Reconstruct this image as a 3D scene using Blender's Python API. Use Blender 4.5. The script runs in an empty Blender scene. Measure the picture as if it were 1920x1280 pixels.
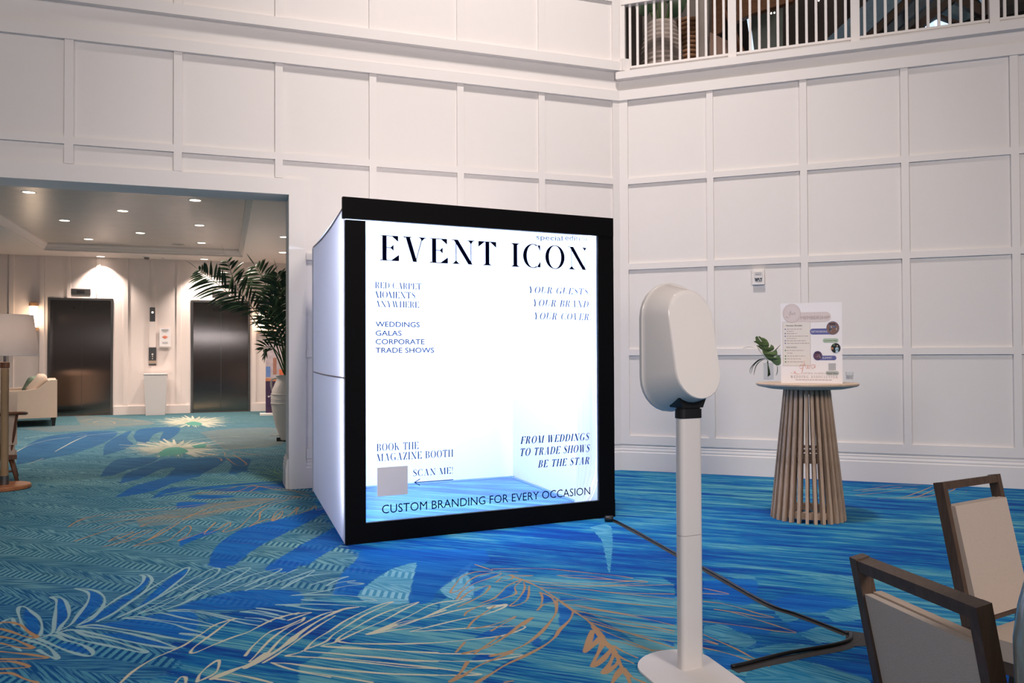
import bpy, bmesh, math, random
import numpy as np
from mathutils import Vector, Matrix
random.seed(7)
S = bpy.context.scene
COL = S.collection
PI = math.pi

# ------------------------------------------------------------------ camera, world, lights, exposure
CF = 1513.1; CH = 1.41
PITCH = math.radians(.8814); ROLL = math.radians(-.2373)
_r = Vector((1, 0, 0)); FW = Vector((0, math.cos(PITCH), math.sin(PITCH))); _u = Vector((0, -math.sin(PITCH), math.cos(PITCH)))
RT = math.cos(ROLL)*_r + math.sin(ROLL)*_u; UP = -math.sin(ROLL)*_r + math.cos(ROLL)*_u
cam_d = bpy.data.cameras.new('camera'); cam = bpy.data.objects.new('camera', cam_d); COL.objects.link(cam)
cam_d.sensor_width = 36; cam_d.lens = CF/1920*36; cam_d.clip_end = 200
cam.matrix_world = Matrix(((RT.x, UP.x, -FW.x, 0), (RT.y, UP.y, -FW.y, 0), (RT.z, UP.z, -FW.z, CH), (0, 0, 0, 1)))
S.camera = cam

w = bpy.data.worlds.new('world'); S.world = w; w.use_nodes = True
w.node_tree.nodes['Background'].inputs[0].default_value = (1.0, .93, .90, 1)
w.node_tree.nodes['Background'].inputs[1].default_value = .09

S.view_settings.view_transform = 'Standard'; S.view_settings.look = 'None'
S.view_settings.gamma = 1; S.view_settings.use_curve_mapping = False
S.view_settings.exposure = 0.0
S.cycles.use_denoising = True
S.cycles.max_bounces = 8; S.cycles.transparent_max_bounces = 32; S.cycles.diffuse_bounces = 4; S.cycles.sample_clamp_indirect = 6
S.cycles.caustics_reflective = False; S.cycles.caustics_refractive = False

def light(name, kind, loc, energy, color, target=None, **kw):
    d = bpy.data.lights.new(name, kind); d.energy = energy; d.color = color
    for k, v in kw.items(): setattr(d, k, v)
    o = bpy.data.objects.new(name, d); COL.objects.link(o); o.location = loc
    if target is not None:
        o.rotation_euler = (Vector(target)-Vector(loc)).to_track_quat('-Z', 'Y').to_euler()
    return o
# high chandelier-like ceiling light near the corner, plus unseen lamps added behind the camera
light('atrium_ceiling_light', 'SPOT', (.4, 4.6, 12.5), 4350, (1, .885, .83), (.30, 8.9, 2.3), spot_size=math.radians(61), spot_blend=1., shadow_soft_size=.6)
light('atrium_right_fill', 'AREA', (4.2, -3.0, 5.2), 440, (1, .87, .80), (.6, 6.5, 1.0), shape='DISK', size=2.2)  # added warm fill from behind the camera, right side
light('atrium_left_fill', 'AREA', (-5.0, -2.5, 6.0), 230, (1, .88, .81), (1.2, 3.8, .6), shape='DISK', size=2.5)  # second added fill, lifts surfaces that face left
light('door_glint_strip', 'AREA', (1.4, -5.6, 2.45), 60, (.80, .88, 1), (-8, 18.5, 2.0), shape='RECTANGLE', size=5, size_y=.16)  # unseen strip, added to put a bright band on the lift doors

# ------------------------------------------------------------------ geometry of the place
C0 = Vector((1.3201, 9.8288, 0)); AA = math.radians(19.6043); AB = math.radians(-20.6371)
def ray(x, y): return FW + RT*((x-960)/CF) - UP*((y-640)/CF)
def fl(x, y, z=0.):
    d = ray(x, y); return Vector((0, 0, CH)) + d*((z-CH)/d.z)
def onplane(x, y, P, n):
    d = ray(x, y); O = Vector((0, 0, CH)); return O + d*((P-O).dot(n)/d.dot(n))
def upright(x, y, P):
    n = Vector((P.x, P.y, 0)).normalized(); return onplane(x, y, P, n)
def atdepth(x, y, d): return Vector((0, 0, CH)) + ray(x, y)*d

# ------------------------------------------------------------------ helpers
def new_mat(name, color=(.8, .8, .8), rough=.5, metal=0., spec=.5, emit=None, estr=0., trans=0., ior=1.45, bump=0., bscale=200., var=0., vscale=8., alpha=1.):
    m = bpy.data.materials.new(name); m.use_nodes = True
    nt = m.node_tree; b = nt.nodes['Principled BSDF']
    b.inputs['Base Color'].default_value = (*color, 1); b.inputs['Roughness'].default_value = rough
    b.inputs['Metallic'].default_value = metal; b.inputs['Specular IOR Level'].default_value = spec
    b.inputs['IOR'].default_value = ior; b.inputs['Transmission Weight'].default_value = trans
    b.inputs['Alpha'].default_value = alpha
    if emit: b.inputs['Emission Color'].default_value = (*emit, 1); b.inputs['Emission Strength'].default_value = estr
    if bump or var:
        tc = nt.nodes.new('ShaderNodeTexCoord')
    if var:
        n = nt.nodes.new('ShaderNodeTexNoise'); n.inputs['Scale'].default_value = vscale; n.inputs['Detail'].default_value = 5
        nt.links.new(tc.outputs['Object'], n.inputs['Vector'])
        mx = nt.nodes.new('ShaderNodeMix'); mx.data_type = 'RGBA'
        mx.inputs['A'].default_value = (*[c*(1-var) for c in color], 1); mx.inputs['B'].default_value = (*[min(1, c*(1+var)) for c in color], 1)
        nt.links.new(n.outputs['Fac'], mx.inputs['Factor']); nt.links.new(mx.outputs['Result'], b.inputs['Base Color'])
    if bump:
        n2 = nt.nodes.new('ShaderNodeTexNoise'); n2.inputs['Scale'].default_value = bscale; n2.inputs['Detail'].default_value = 2
        nt.links.new(tc.outputs['Object'], n2.inputs['Vector'])
        bp = nt.nodes.new('ShaderNodeBump'); bp.inputs['Strength'].default_value = bump; bp.inputs['Distance'].default_value = .002
        nt.links.new(n2.outputs['Fac'], bp.inputs['Height']); nt.links.new(bp.outputs['Normal'], b.inputs['Normal'])
    return m

def tag(o, label=None, cat=None, group=None, kind=None):
    if label: o['label'] = label
    if cat: o['category'] = cat
    if group: o['group'] = group
    if kind: o['kind'] = kind
    return o
def empty(name, loc=(0, 0, 0), rz=0., label=None, cat=None, group=None, kind=None, parent=None):
    o = bpy.data.objects.new(name, None); COL.objects.link(o); o.location = loc; o.rotation_euler = (0, 0, rz)
    o.empty_display_size = .1
    if parent: o.parent = parent
    return tag(o, label, cat, group, kind)
def mw(o):
    m = Matrix.LocRotScale(o.location, o.rotation_euler, o.scale)
    return mw(o.parent) @ m if o.parent else m
def obj(name, bm, mat, parent=None, smooth=False, world=False, bevel=0., label=None, cat=None, group=None, kind=None, segs=2):
    me = bpy.data.meshes.new(name)
    if world and parent: bmesh.ops.transform(bm, matrix=mw(parent).inverted(), verts=bm.verts)
    if bevel:
        es = [e for e in bm.edges if len(e.link_faces) == 2 and e.calc_face_angle(0) > .6]
        bmesh.ops.bevel(bm, geom=es, offset=bevel, segments=segs, profile=.6, affect='EDGES')
    bmesh.ops.recalc_face_normals(bm, faces=bm.faces)
    bm.to_mesh(me); bm.free()
    if mat: me.materials.append(mat)
    o = bpy.data.objects.new(name, me); COL.objects.link(o)
    if parent: o.parent = parent
    if smooth:
        for p in me.polygons: p.use_smooth = True
    return tag(o, label, cat, group, kind)
def smooth_by_angle(o, ang=40):
    me = o.data
    for p in me.polygons: p.use_smooth = True
    bm = bmesh.new(); bm.from_mesh(me)
    for e in bm.edges:
        e.smooth = not (len(e.link_faces) == 2 and e.calc_face_angle(0) > math.radians(ang))
    bm.to_mesh(me); bm.free()
    return o
def copy_tree(o, parent=None):
    c = o.copy(); COL.objects.link(c)
    if parent: c.parent = parent
    for ch in list(o.children): copy_tree(ch, c)
    return c
def BM(): return bmesh.new()
def box(bm, x0, x1, y0, y1, z0, z1, M=None):
    r = [bm.verts.new(Vector(p) if M is None else M @ Vector(p)) for p in
         [(x0, y0, z0), (x1, y0, z0), (x1, y1, z0), (x0, y1, z0), (x0, y0, z1), (x1, y0, z1), (x1, y1, z1), (x0, y1, z1)]]
    for f in [(0, 3, 2, 1), (4, 5, 6, 7), (0, 1, 5, 4), (1, 2, 6, 5), (2, 3, 7, 6), (3, 0, 4, 7)]:
        bm.faces.new([r[i] for i in f])
    return bm
def lathe(bm, prof, seg=32, M=None, capb=True, capt=True):
    rings = []
    for r, z in prof:
        ring = []
        for i in range(seg):
            a = 2*PI*i/seg; p = Vector((r*math.cos(a), r*math.sin(a), z))
            ring.append(bm.verts.new(M @ p if M else p))
        rings.append(ring)
    for a, b in zip(rings, rings[1:]):
        for i in range(seg): bm.faces.new((a[i], a[(i+1) % seg], b[(i+1) % seg], b[i]))
    if capb: bm.faces.new(rings[0][::-1])
    if capt: bm.faces.new(rings[-1])
    return bm
def tube(bm, pts, rad, seg=8, cap=True, flat=1.):
    pts = [Vector(p) for p in pts]; n = len(pts)
    rs = rad if hasattr(rad, '__len__') else [rad]*n
    rings = []; up = Vector((0, 0, 1))
    for i, p in enumerate(pts):
        t = (pts[min(i+1, n-1)] - pts[max(i-1, 0)]).normalized()
        u = up if abs(t.dot(up)) < .95 else Vector((0, 1, 0))
        s = t.cross(u).normalized(); v = s.cross(t).normalized()
        rings.append([bm.verts.new(p + (s*math.cos(2*PI*k/seg) + v*math.sin(2*PI*k/seg)*flat)*rs[i]) for k in range(seg)])
    for a, b in zip(rings, rings[1:]):
        for k in range(seg): bm.faces.new((a[k], a[(k+1) % seg], b[(k+1) % seg], b[k]))
    if cap: bm.faces.new(rings[0][::-1]); bm.faces.new(rings[-1])
    return bm
def bar(bm, p, q, w, t, side=None):
    """rectangular bar from p to q, width w along side, thickness t"""
    p = Vector(p); q = Vector(q); d = (q-p).normalized()
    s = Vector(side) if side is not None else (d.cross(Vector((0, 0, 1))) if abs(d.z) < .9 else Vector((1, 0, 0)))
    s = (s - d*s.dot(d)).normalized(); n = d.cross(s).normalized()
    vs = []
    for c in (p, q):
        for a, b in ((-1, -1), (1, -1), (1, 1), (-1, 1)): vs.append(bm.verts.new(c + s*a*w/2 + n*b*t/2))
    for f in [(0, 1, 2, 3), (7, 6, 5, 4), (0, 4, 5, 1), (1, 5, 6, 2), (2, 6, 7, 3), (3, 7, 4, 0)]: bm.faces.new([vs[i] for i in f])
    return bm
def prism(bm, poly, y0, y1, M=None):
    """polygon in xz extruded along y"""
    a = [bm.verts.new(M @ Vector((x, y0, z)) if M else Vector((x, y0, z))) for x, z in poly]
    b = [bm.verts.new(M @ Vector((x, y1, z)) if M else Vector((x, y1, z))) for x, z in poly]
    n = len(poly)
    bm.faces.new(a); bm.faces.new(b[::-1])
    for i in range(n): bm.faces.new((a[i], b[i], b[(i+1) % n], a[(i+1) % n]))
    return bm
def cushion(bm, sx, sy, sz, M=None, n=8, puff=.5, edge=.3):
    """soft pillow block centred on origin"""
    vs = {}
    def P(i, j, s):
        x = i/n*2-1; y = j/n*2-1
        h = (1-abs(x)**(2/edge))*(1-abs(y)**(2/edge)); h = max(0, h)**puff
        kx = 1 - .05*y*y; ky = 1 - .05*x*x
        return Vector((x*sx/2*kx, y*sy/2*ky, s*sz/2*(.25+.75*h)))
    for s in (-1, 1):
        for i in range(n+1):
            for j in range(n+1):
                p = P(i, j, s); vs[i, j, s] = bm.verts.new(M @ p if M else p)
    for s in (-1, 1):
        for i in range(n):
            for j in range(n): bm.faces.new([vs[i, j, s], vs[i+1, j, s], vs[i+1, j+1, s], vs[i, j+1, s]][::s])
    for i in range(n):
        for a, b in (((i, 0), (i+1, 0)), ((i, n), (i+1, n)), ((0, i), (0, i+1)), ((n, i), (n, i+1))):
            bm.faces.new([vs[(*a, -1)], vs[(*b, -1)], vs[(*b, 1)], vs[(*a, 1)]])
    return bm
def catmull(pts, k=6):
    pts = [np.array(p, float) for p in pts]
    if len(pts) < 3: return [tuple(p) for p in pts]
    P = [2*pts[0]-pts[1]] + pts + [2*pts[-1]-pts[-2]]; out = []
    for i in range(1, len(P)-2):
        for j in range(k):
            t = j/k
            out.append(tuple(.5*((2*P[i]) + (-P[i-1]+P[i+1])*t + (2*P[i-1]-5*P[i]+4*P[i+1]-P[i+2])*t*t + (-P[i-1]+3*P[i]-3*P[i+1]+P[i+2])*t**3)))
    out.append(tuple(pts[-1])); return out

# ------------------------------------------------------------------ materials
M_wall = new_mat('wall_paint', (.74, .71, .695), .55, bump=.12, bscale=60, var=.015)
M_lwall = new_mat('lobby_wall_paint', (.76, .67, .635), .6, bump=.1, bscale=60, var=.015)
M_trim = new_mat('trim_paint', (.75, .72, .705), .45, var=.01)
M_black = new_mat('black_fabric', (.0012, .0012, .002), .6, spec=.12, var=.2, vscale=30)
M_steel = new_mat('brushed_steel', (.33, .30, .28), .34, metal=1., var=.06)
M_darksteel = new_mat('dark_steel', (.22, .20, .19), .35, metal=1., var=.1)
M_whiteplastic = new_mat('white_plastic', (.78, .74, .72), .16, bump=.02, bscale=400, var=.01)
M_whitepowder = new_mat('white_powder_coat', (.70, .67, .66), .42, bump=.05, bscale=600, var=.01)
M_blackplastic = new_mat('black_plastic', (.006, .006, .007), .45, var=.1)
M_lens = new_mat('lamp_lens', (1, .9, .8), .5, emit=(1, .80, .62), estr=9)
M_sconce = new_mat('sconce_glow', (1, .9, .8), .5, emit=(1, .74, .50), estr=6)
M_oak = None
def wood(name, c1, c2, rough=.5, axis=2, scale=14):
    m = new_mat(name, c1, rough); nt = m.node_tree; b = nt.nodes['Principled BSDF']
    tc = nt.nodes.new('ShaderNodeTexCoord'); mp = nt.nodes.new('ShaderNodeMapping')
    sc = [scale, scale, scale]; sc[axis] = scale*.08; mp.inputs['Scale'].default_value = sc
    n = nt.nodes.new('ShaderNodeTexNoise'); n.inputs['Scale'].default_value = 5; n.inputs['Detail'].default_value = 8; n.inputs['Distortion'].default_value = 1.2
    r = nt.nodes.new('ShaderNodeValToRGB'); r.color_ramp.elements[0].position = .35; r.color_ramp.elements[1].position = .68
    r.color_ramp.elements[0].color = (*c2, 1); r.color_ramp.elements[1].color = (*c1, 1)
    nt.links.new(tc.outputs['Object'], mp.inputs[0]); nt.links.new(mp.outputs[0], n.inputs['Vector']); nt.links.new(n.outputs['Fac'], r.inputs[0]); nt.links.new(r.outputs[0], b.inputs['Base Color'])
    return m
M_table = wood('table_oak', (.50, .36, .26), (.37, .25, .17), .5)
M_tabletop = wood('tabletop_oak', (.62, .47, .35), (.50, .36, .26), .45, axis=0)
M_walnut = wood('walnut', (.16, .065, .03), (.08, .03, .015), .45)
M_orangewood = wood('cherry_wood', (.42, .16, .06), (.28, .10, .04), .4, axis=0)
M_chairwood = wood('chair_wood', (.085, .054, .038), (.058, .036, .025), .42)
M_rattan = new_mat('rope_wrap', (.34, .22, .12), .8, bump=.8, bscale=150, var=.2)
M_linen = new_mat('beige_linen', (.43, .35, .295), .9, bump=.5, bscale=500, var=.06, vscale=120)
M_linen_back = new_mat('grey_linen', (.44, .385, .35), .9, bump=.7, bscale=380, var=.08, vscale=160)
M_sofa = new_mat('sofa_fabric', (.50, .40, .32), .9, bump=.4, bscale=200, var=.05)
M_green = new_mat('palm_leaf', (.030, .060, .026), .32, var=.45, vscale=12)
M_green2 = new_mat('monstera_leaf', (.10, .16, .06), .35, var=.4, vscale=25)
M_stem = new_mat('plant_stem', (.06, .10, .03), .5, var=.3)
M_ceramic = new_mat('white_ceramic', (.66, .60, .56), .65, bump=.6, bscale=40, var=.05)
M_shade = new_mat('lamp_shade_linen', (.62, .57, .53), .85, bump=.3, bscale=300, var=.02)
M_glass = bpy.data.materials.new('clear_glass'); M_glass.use_nodes = True; _nt = M_glass.node_tree; _nt.nodes.remove(_nt.nodes['Principled BSDF'])
_t = _nt.nodes.new('ShaderNodeBsdfTransparent'); _t.inputs[0].default_value = (.93, .94, .95, 1); _g = _nt.nodes.new('ShaderNodeBsdfGlossy'); _g.inputs['Roughness'].default_value = .05; _f = _nt.nodes.new('ShaderNodeLayerWeight'); _f.inputs[0].default_value = .12; _m = _nt.nodes.new('ShaderNodeMixShader')
_nt.links.new(_f.outputs[0], _m.inputs[0]); _nt.links.new(_t.outputs[0], _m.inputs[1]); _nt.links.new(_g.outputs[0], _m.inputs[2]); _nt.links.new(_m.outputs[0], _nt.nodes['Material Output'].inputs[0])
M_wax = new_mat('candle_wax', (.85, .80, .75), .5, var=.02)
M_paper = new_mat('poster_board', (.80, .77, .78), .5, var=.01)
# ------------------------------------------------------------------ carpet print: leaf drawings worked out on the floor plane
CROPS = {1: (0, 1040, .1875), 2: (200, 1030, .1875), 3: (460, 1030, .1875), 4: (200, 1120, .1875), 5: (560, 1100, .22917), 6: (820, 1030, .23438),
         7: (120, 860, .27083), 8: (1300, 1060, .17708), 9: (0, 640, .3125), 0: (0, 0, 1), 10: (1560, 760, .1875), 11: (600, 900, .36458), 12: (0, 900, .36458)}
SL = (.60, .74, .76); CR = (.82, .80, .69); OR = (.72, .55, .36); GN = (.48, .68, .54); GW = (.70, .72, .64); DK = (.42, .36, .30)
STROKES = [  # crop, colour, line width in metres, outlines
(1, SL, .020, "300,800 395,800 420,710 390,630 320,570 260,525 200,515 180,560 200,640 230,720 270,760|260,850 390,810 520,780 545,650 560,520 560,450 510,420 600,425 660,470 690,560 680,630 620,700 585,750|560,770 700,700 780,600 870,480 890,400 850,360 750,335 870,340 970,365 1040,420 1040,490 980,570 860,650 785,700|785,700 900,650 1000,560 1080,500 1200,420 1330,355 1420,280 1440,215 1400,200 1480,200 1520,250 1480,320 1400,400 1300,470 1150,570 975,665"),
(2, SL, .017, "-100,720 0,675 150,590 300,480 450,380 600,290 750,200 825,180 800,240 700,330 570,430 430,520 300,590 120,675|120,675 320,590 500,490 700,380 900,270 1050,195 1125,190 1100,240 960,320 800,420 640,520 480,590 320,640|320,640 600,500 800,430 950,370 1150,270 1300,200 1435,180 1380,230 1220,320 1050,400 850,500 700,560 525,612|525,612 750,540 950,430 1150,380 1300,310 1500,240 1745,190 1650,250 1450,320 1200,418|620,612 750,600 900,610 1100,650 1300,690 1550,720|620,612 900,625 1150,680 1400,740 1550,760|390,645 550,635 750,680 950,720 1100,760|165,685 300,670 500,700 800,735 1050,770|165,685 400,700 650,740 800,790 970,830|1340,620 1500,640 1700,680 1780,700|1340,620 1500,610 1700,650|1510,588 1700,610 1900,650|1700,550 1920,560|740,835 900,845 1050,900 1160,910|740,835 900,860 1020,890"),
(3, SL, .017, "0,410 150,350 300,290 480,210 520,200|0,365 200,280 400,225|200,395 330,330 500,270 690,205 600,270 480,330 360,390 480,310 650,260 850,235|645,358 760,320 900,290 1030,268 930,300 810,362 960,325 1090,312|1030,330 1180,342 1000,365 800,410 620,440 460,458 700,450 900,455 1080,465 1250,490 1320,515|570,500 800,515 1000,520 1280,515|315,550 500,570 700,600 860,605|315,550 600,545 900,550 1200,570|120,585 300,605 480,640|0,620 200,640 380,665|0,680 150,690 250,720|0,740 150,760"),
(1, SL, .022, "780,718 950,700 1200,740 1450,780 1650,820 1900,860|780,718 1000,735 1250,775 1480,830 1640,880 1760,935 1500,905 1250,855 1000,800 750,750 580,775|580,775 720,745 850,800 1100,850 1300,910 1460,965 1420,975 1200,930 1000,890 850,860 700,820 580,775|375,835 540,800 650,850 800,890 900,940 930,985 900,1010 800,995 650,950 520,895 375,835|280,855 350,870 480,920 560,1000 570,1040 470,1000 380,950|1810,785 1920,800"),
(1, SL, .018, "0,690 60,650 130,630|130,640 150,700|0,930 100,910 160,930 210,960"),
(4, CR, .015, "140,850 260,740 450,620 700,510 800,460 950,360 1100,265 1290,210 1220,240 1100,330 950,440 870,500 840,550 900,545 1050,480 1250,400 1400,350 1500,300 1650,225 1800,175 1920,150|905,840 930,770 1010,690 1120,625 1110,720 1060,770 980,810 905,840|690,850 740,795 790,800 790,850|1250,760 1450,800 1650,850|1060,810 1200,825 1330,850"),
(4, CR, .034, "1055,810 1200,750 1330,700 1450,660 1600,560"),
(3, CR, .034, "0,1180 150,1100 300,1020 430,930 500,870"),
(3, CR, .024, "430,930 550,830 700,730 850,650 1000,590 1130,575"),
(3, CR, .015, "330,690 450,650 655,628 590,650 430,705|0,1060 80,960 240,825 400,770 600,680|40,1120 100,1060 250,900 420,780 560,720 590,680|90,1130 200,1060 350,900 500,790 700,680 850,625 1130,575|180,1130 300,1060 450,960 600,850 750,750 900,660|600,1000 700,900 850,810 1000,710 1200,610 1350,550 1475,522 1350,580 1180,660 1020,760 880,850 800,920 600,1000|590,1010 500,1040 410,1062 600,1070 900,1100 1200,1130 1600,1175 1920,1190|600,1015 900,1040 1300,1080 1600,1110 1920,1115|900,925 950,870 1100,780 1300,670 1500,590 1730,525 1600,590 1400,700 1200,790 1000,880 940,925 1200,940 1500,940 1920,930|900,925 770,965 1000,985 1300,995 1600,1015 1920,1030|260,1130 450,1140 700,1180 1000,1210 1400,1240 1920,1255|260,1130 400,1180 600,1230 850,1275"),
(5, CR, .015, "565,385 700,330 900,240 1100,140 1300,110 1410,95 1250,150 1000,260 800,330 565,388 800,350 1000,330|620,380 800,300 1100,240 1300,190 1500,160 1690,145 1650,180 1500,230 1300,270 1050,330 910,365|600,370 900,290 1200,190|910,365 1200,350 1500,330 1850,322 1700,390 1500,420 1200,450 900,465 500,465 330,445|190,485 500,500 900,530 1200,545 1500,548 1830,555 1650,590 1400,608 1000,600 600,570 300,545 30,522|0,570 400,590 700,620 1100,660 1350,695 1490,715 1300,722 900,715 500,690 250,665 0,632|0,685 300,730 600,780"),
(5, CR, .030, "565,386 700,345 800,310|1560,170 1690,145"),
(6, OR, .013, "300,118 380,145 440,165|440,155 700,150 900,155 1100,175 1300,195 1450,210 1560,228|960,205 1200,210 1450,245 1680,258 1400,285 1100,290 820,280|960,205 1100,225 1400,240|700,245 900,265 1200,270 1500,255 1640,250|830,305 1000,310 1200,320 1400,345 1890,395|1340,338 1600,350 1890,355|1100,292 1400,290 1890,280|870,340 1000,350 1200,390 1500,430 1890,460|985,410 1200,400 1350,410|1010,430 1200,470 1500,520 1700,560 1890,605|1100,440 1300,480 1600,525 1890,545|1080,480 1300,530 1600,590 1890,650|1170,540 1400,620 1600,690 1890,785|1170,530 1500,600 1700,630 1890,670|1220,580 1500,660 1890,735|1240,610 1400,680 1600,760 1720,810|1340,710 1500,750 1700,800 1800,805|440,170 300,180 200,215 150,270 105,345 200,310 250,250 350,200 490,185 500,200 400,235 300,270 200,330 155,395|180,400 250,340 330,305 420,290 390,340 350,370 250,420 160,460|470,260 530,215 600,205 590,235 470,260|580,200 670,205 760,208 640,215|500,175 640,178|660,245 560,290 500,350 440,395 340,430|670,250 620,300 630,350 560,380 400,430 250,490 215,530|690,260 700,300 680,350 630,410 580,450 650,440 710,410 730,360 735,290|820,340 840,380 830,440 800,485 850,440 930,430 910,380 820,340|625,535 560,560 450,600 300,630|620,545 500,610 430,650|460,450 300,560 240,630|220,740 150,820"),
(6, OR, .020, "580,205 700,250 830,310 980,410 1090,490 1180,550 1250,610 1330,700|950,410 950,500 900,580 820,670 700,760 560,820 430,850|1090,490 1060,560 980,640 940,700 850,770 700,850 550,920 420,1000 310,1065|740,548 680,590 550,690 400,780 210,830|760,545 690,600|240,900 180,990 100,1055 200,1010 350,920 600,820|500,690 300,830|540,1060 600,1050"),
(6, OR, .030, "1240,650 1210,740 1180,820 1250,760 1310,700|1330,740 1300,800 1240,930 1320,880 1400,790|1420,820 1380,910 1335,985 1420,930 1450,890|1240,620 1340,740 1420,820 1480,950 1530,1010|1480,950 1440,1000 1400,1065"),
(6, OR, .016, "1340,740 1450,850 1570,910|1410,770 1500,820 1600,865|1500,950 1560,1020 1660,1065|1480,950 1520,1010 1540,1065"),
(8, OR, .013, "110,240 250,270 375,300 250,300 110,295|110,378 300,400 500,450 700,510 850,548 700,540 500,500 350,480 225,462 400,490 600,550 800,610 950,660 1085,708 900,695 600,650 300,610 110,590|110,730 250,790 450,880 600,960 690,1010 600,1000 400,940 250,900 110,870|110,780 200,810 250,832 110,800|740,1050 800,1065|400,1165 540,1242"),
(7, OR, .013, "30,470 100,430 300,380 600,350 900,320 1200,290 1500,270 1640,262|90,428 200,395 500,355 700,340|30,470 200,435 400,400 600,380|180,490 400,430 700,400 800,395|70,570 250,510 400,460 560,420 800,400|310,570 400,520 480,505 380,550 310,570|270,608 400,570 520,510 610,490 520,540 400,580 270,608|480,605 600,550 700,480 800,438 650,530 480,605|480,605 700,570 780,520 850,465 880,480 850,530 790,568 900,530 980,500 1050,440 970,520 1060,490 1140,440 1150,460 1100,505 1200,480 1290,400 1340,350 1450,300 1640,265|1560,325 1470,365 1440,430 1500,400 1510,360 1440,430|1280,470 1350,420 1360,370 1420,330 1500,300 1600,270 1760,265|1280,470 1400,420 1480,415 1570,380 1620,335 1610,385 1700,350 1740,325 1750,355 1800,340|820,420 900,385 1050,370 1200,340 1400,300|1500,285 1200,320 960,385|1500,280 1100,310 820,420|1450,275 1000,280 650,305|1640,262 1400,245 1200,225 900,240|1700,255 1500,200 1230,185|1720,230 1500,215 1300,180|1450,280 1200,300 780,345|1200,190 1100,215 900,240|1300,185 1180,230 1000,245|1350,190 1290,225|530,470 600,440 780,400 1000,370 1400,300|300,400 500,385 800,350|400,420 600,400 750,385"),
(7, GN, .013, "1520,150 1350,120 1200,95|1520,150 1300,140 1000,150 850,165|1520,155 1300,160 1000,185 680,250|1520,130 1400,70 1300,60|1510,110 1460,90 1470,70 1520,100|1500,160 1100,200 800,262|1400,100 1200,120 900,130|1515,145 1200,150 900,170 700,190|1480,150 1100,175 780,200|1480,170 1200,190 900,225 700,240|1450,140 1150,130 950,140|1500,125 1380,95 1280,80"),
(1, OR, .020, "0,675 120,675 220,710 290,770 370,825 250,815 120,770 0,735|0,815 130,840 230,880 330,930 200,925 0,880|0,965 150,980 300,995 480,1028 300,1040 0,1040|0,1065 150,1070 290,1115 200,1130 0,1140|0,1180 120,1185 250,1240 370,1275"),
(10, OR, .014, "220,850 400,830 600,800 850,800|240,895 500,870 700,840 850,830|460,930 700,915 850,870 1000,810|640,930 850,910 1000,850 1100,810|1080,885 1200,850 1250,810|1340,860 1360,820|1450,850 1440,825|1780,840 1890,880|1730,910 1800,985 1920,950|300,860 700,815|400,800 900,790|700,930 1000,900 1200,820"),
(9, OR, .018, "480,480 560,465 640,470 690,490 620,495 520,490|560,485 600,475 650,485|460,450 600,455 860,480|500,500 700,500 900,490|1200,690 1340,665 1350,690 1400,680 1480,735 1420,740 1360,700|1400,660 1600,690 1700,700|1250,680 1320,700 1330,715|1330,660 1700,600|1380,690 1500,680 1700,650"),
(9, DK, .03, "480,460 560,450 700,460 800,475|470,475 600,500 800,510|1210,540 1350,530 1500,525 1650,520|1300,545 1650,555|1350,570 1650,575|1350,640 1500,630 1690,620|1340,620 1500,600 1690,600"),
(9, GW, .02, "330,660 440,600 520,565|150,580 300,560 520,555|170,735 260,700|900,610 1100,600 1300,575 1500,570|460,570 750,540|100,660 180,620 300,590 420,575"),
]
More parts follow.
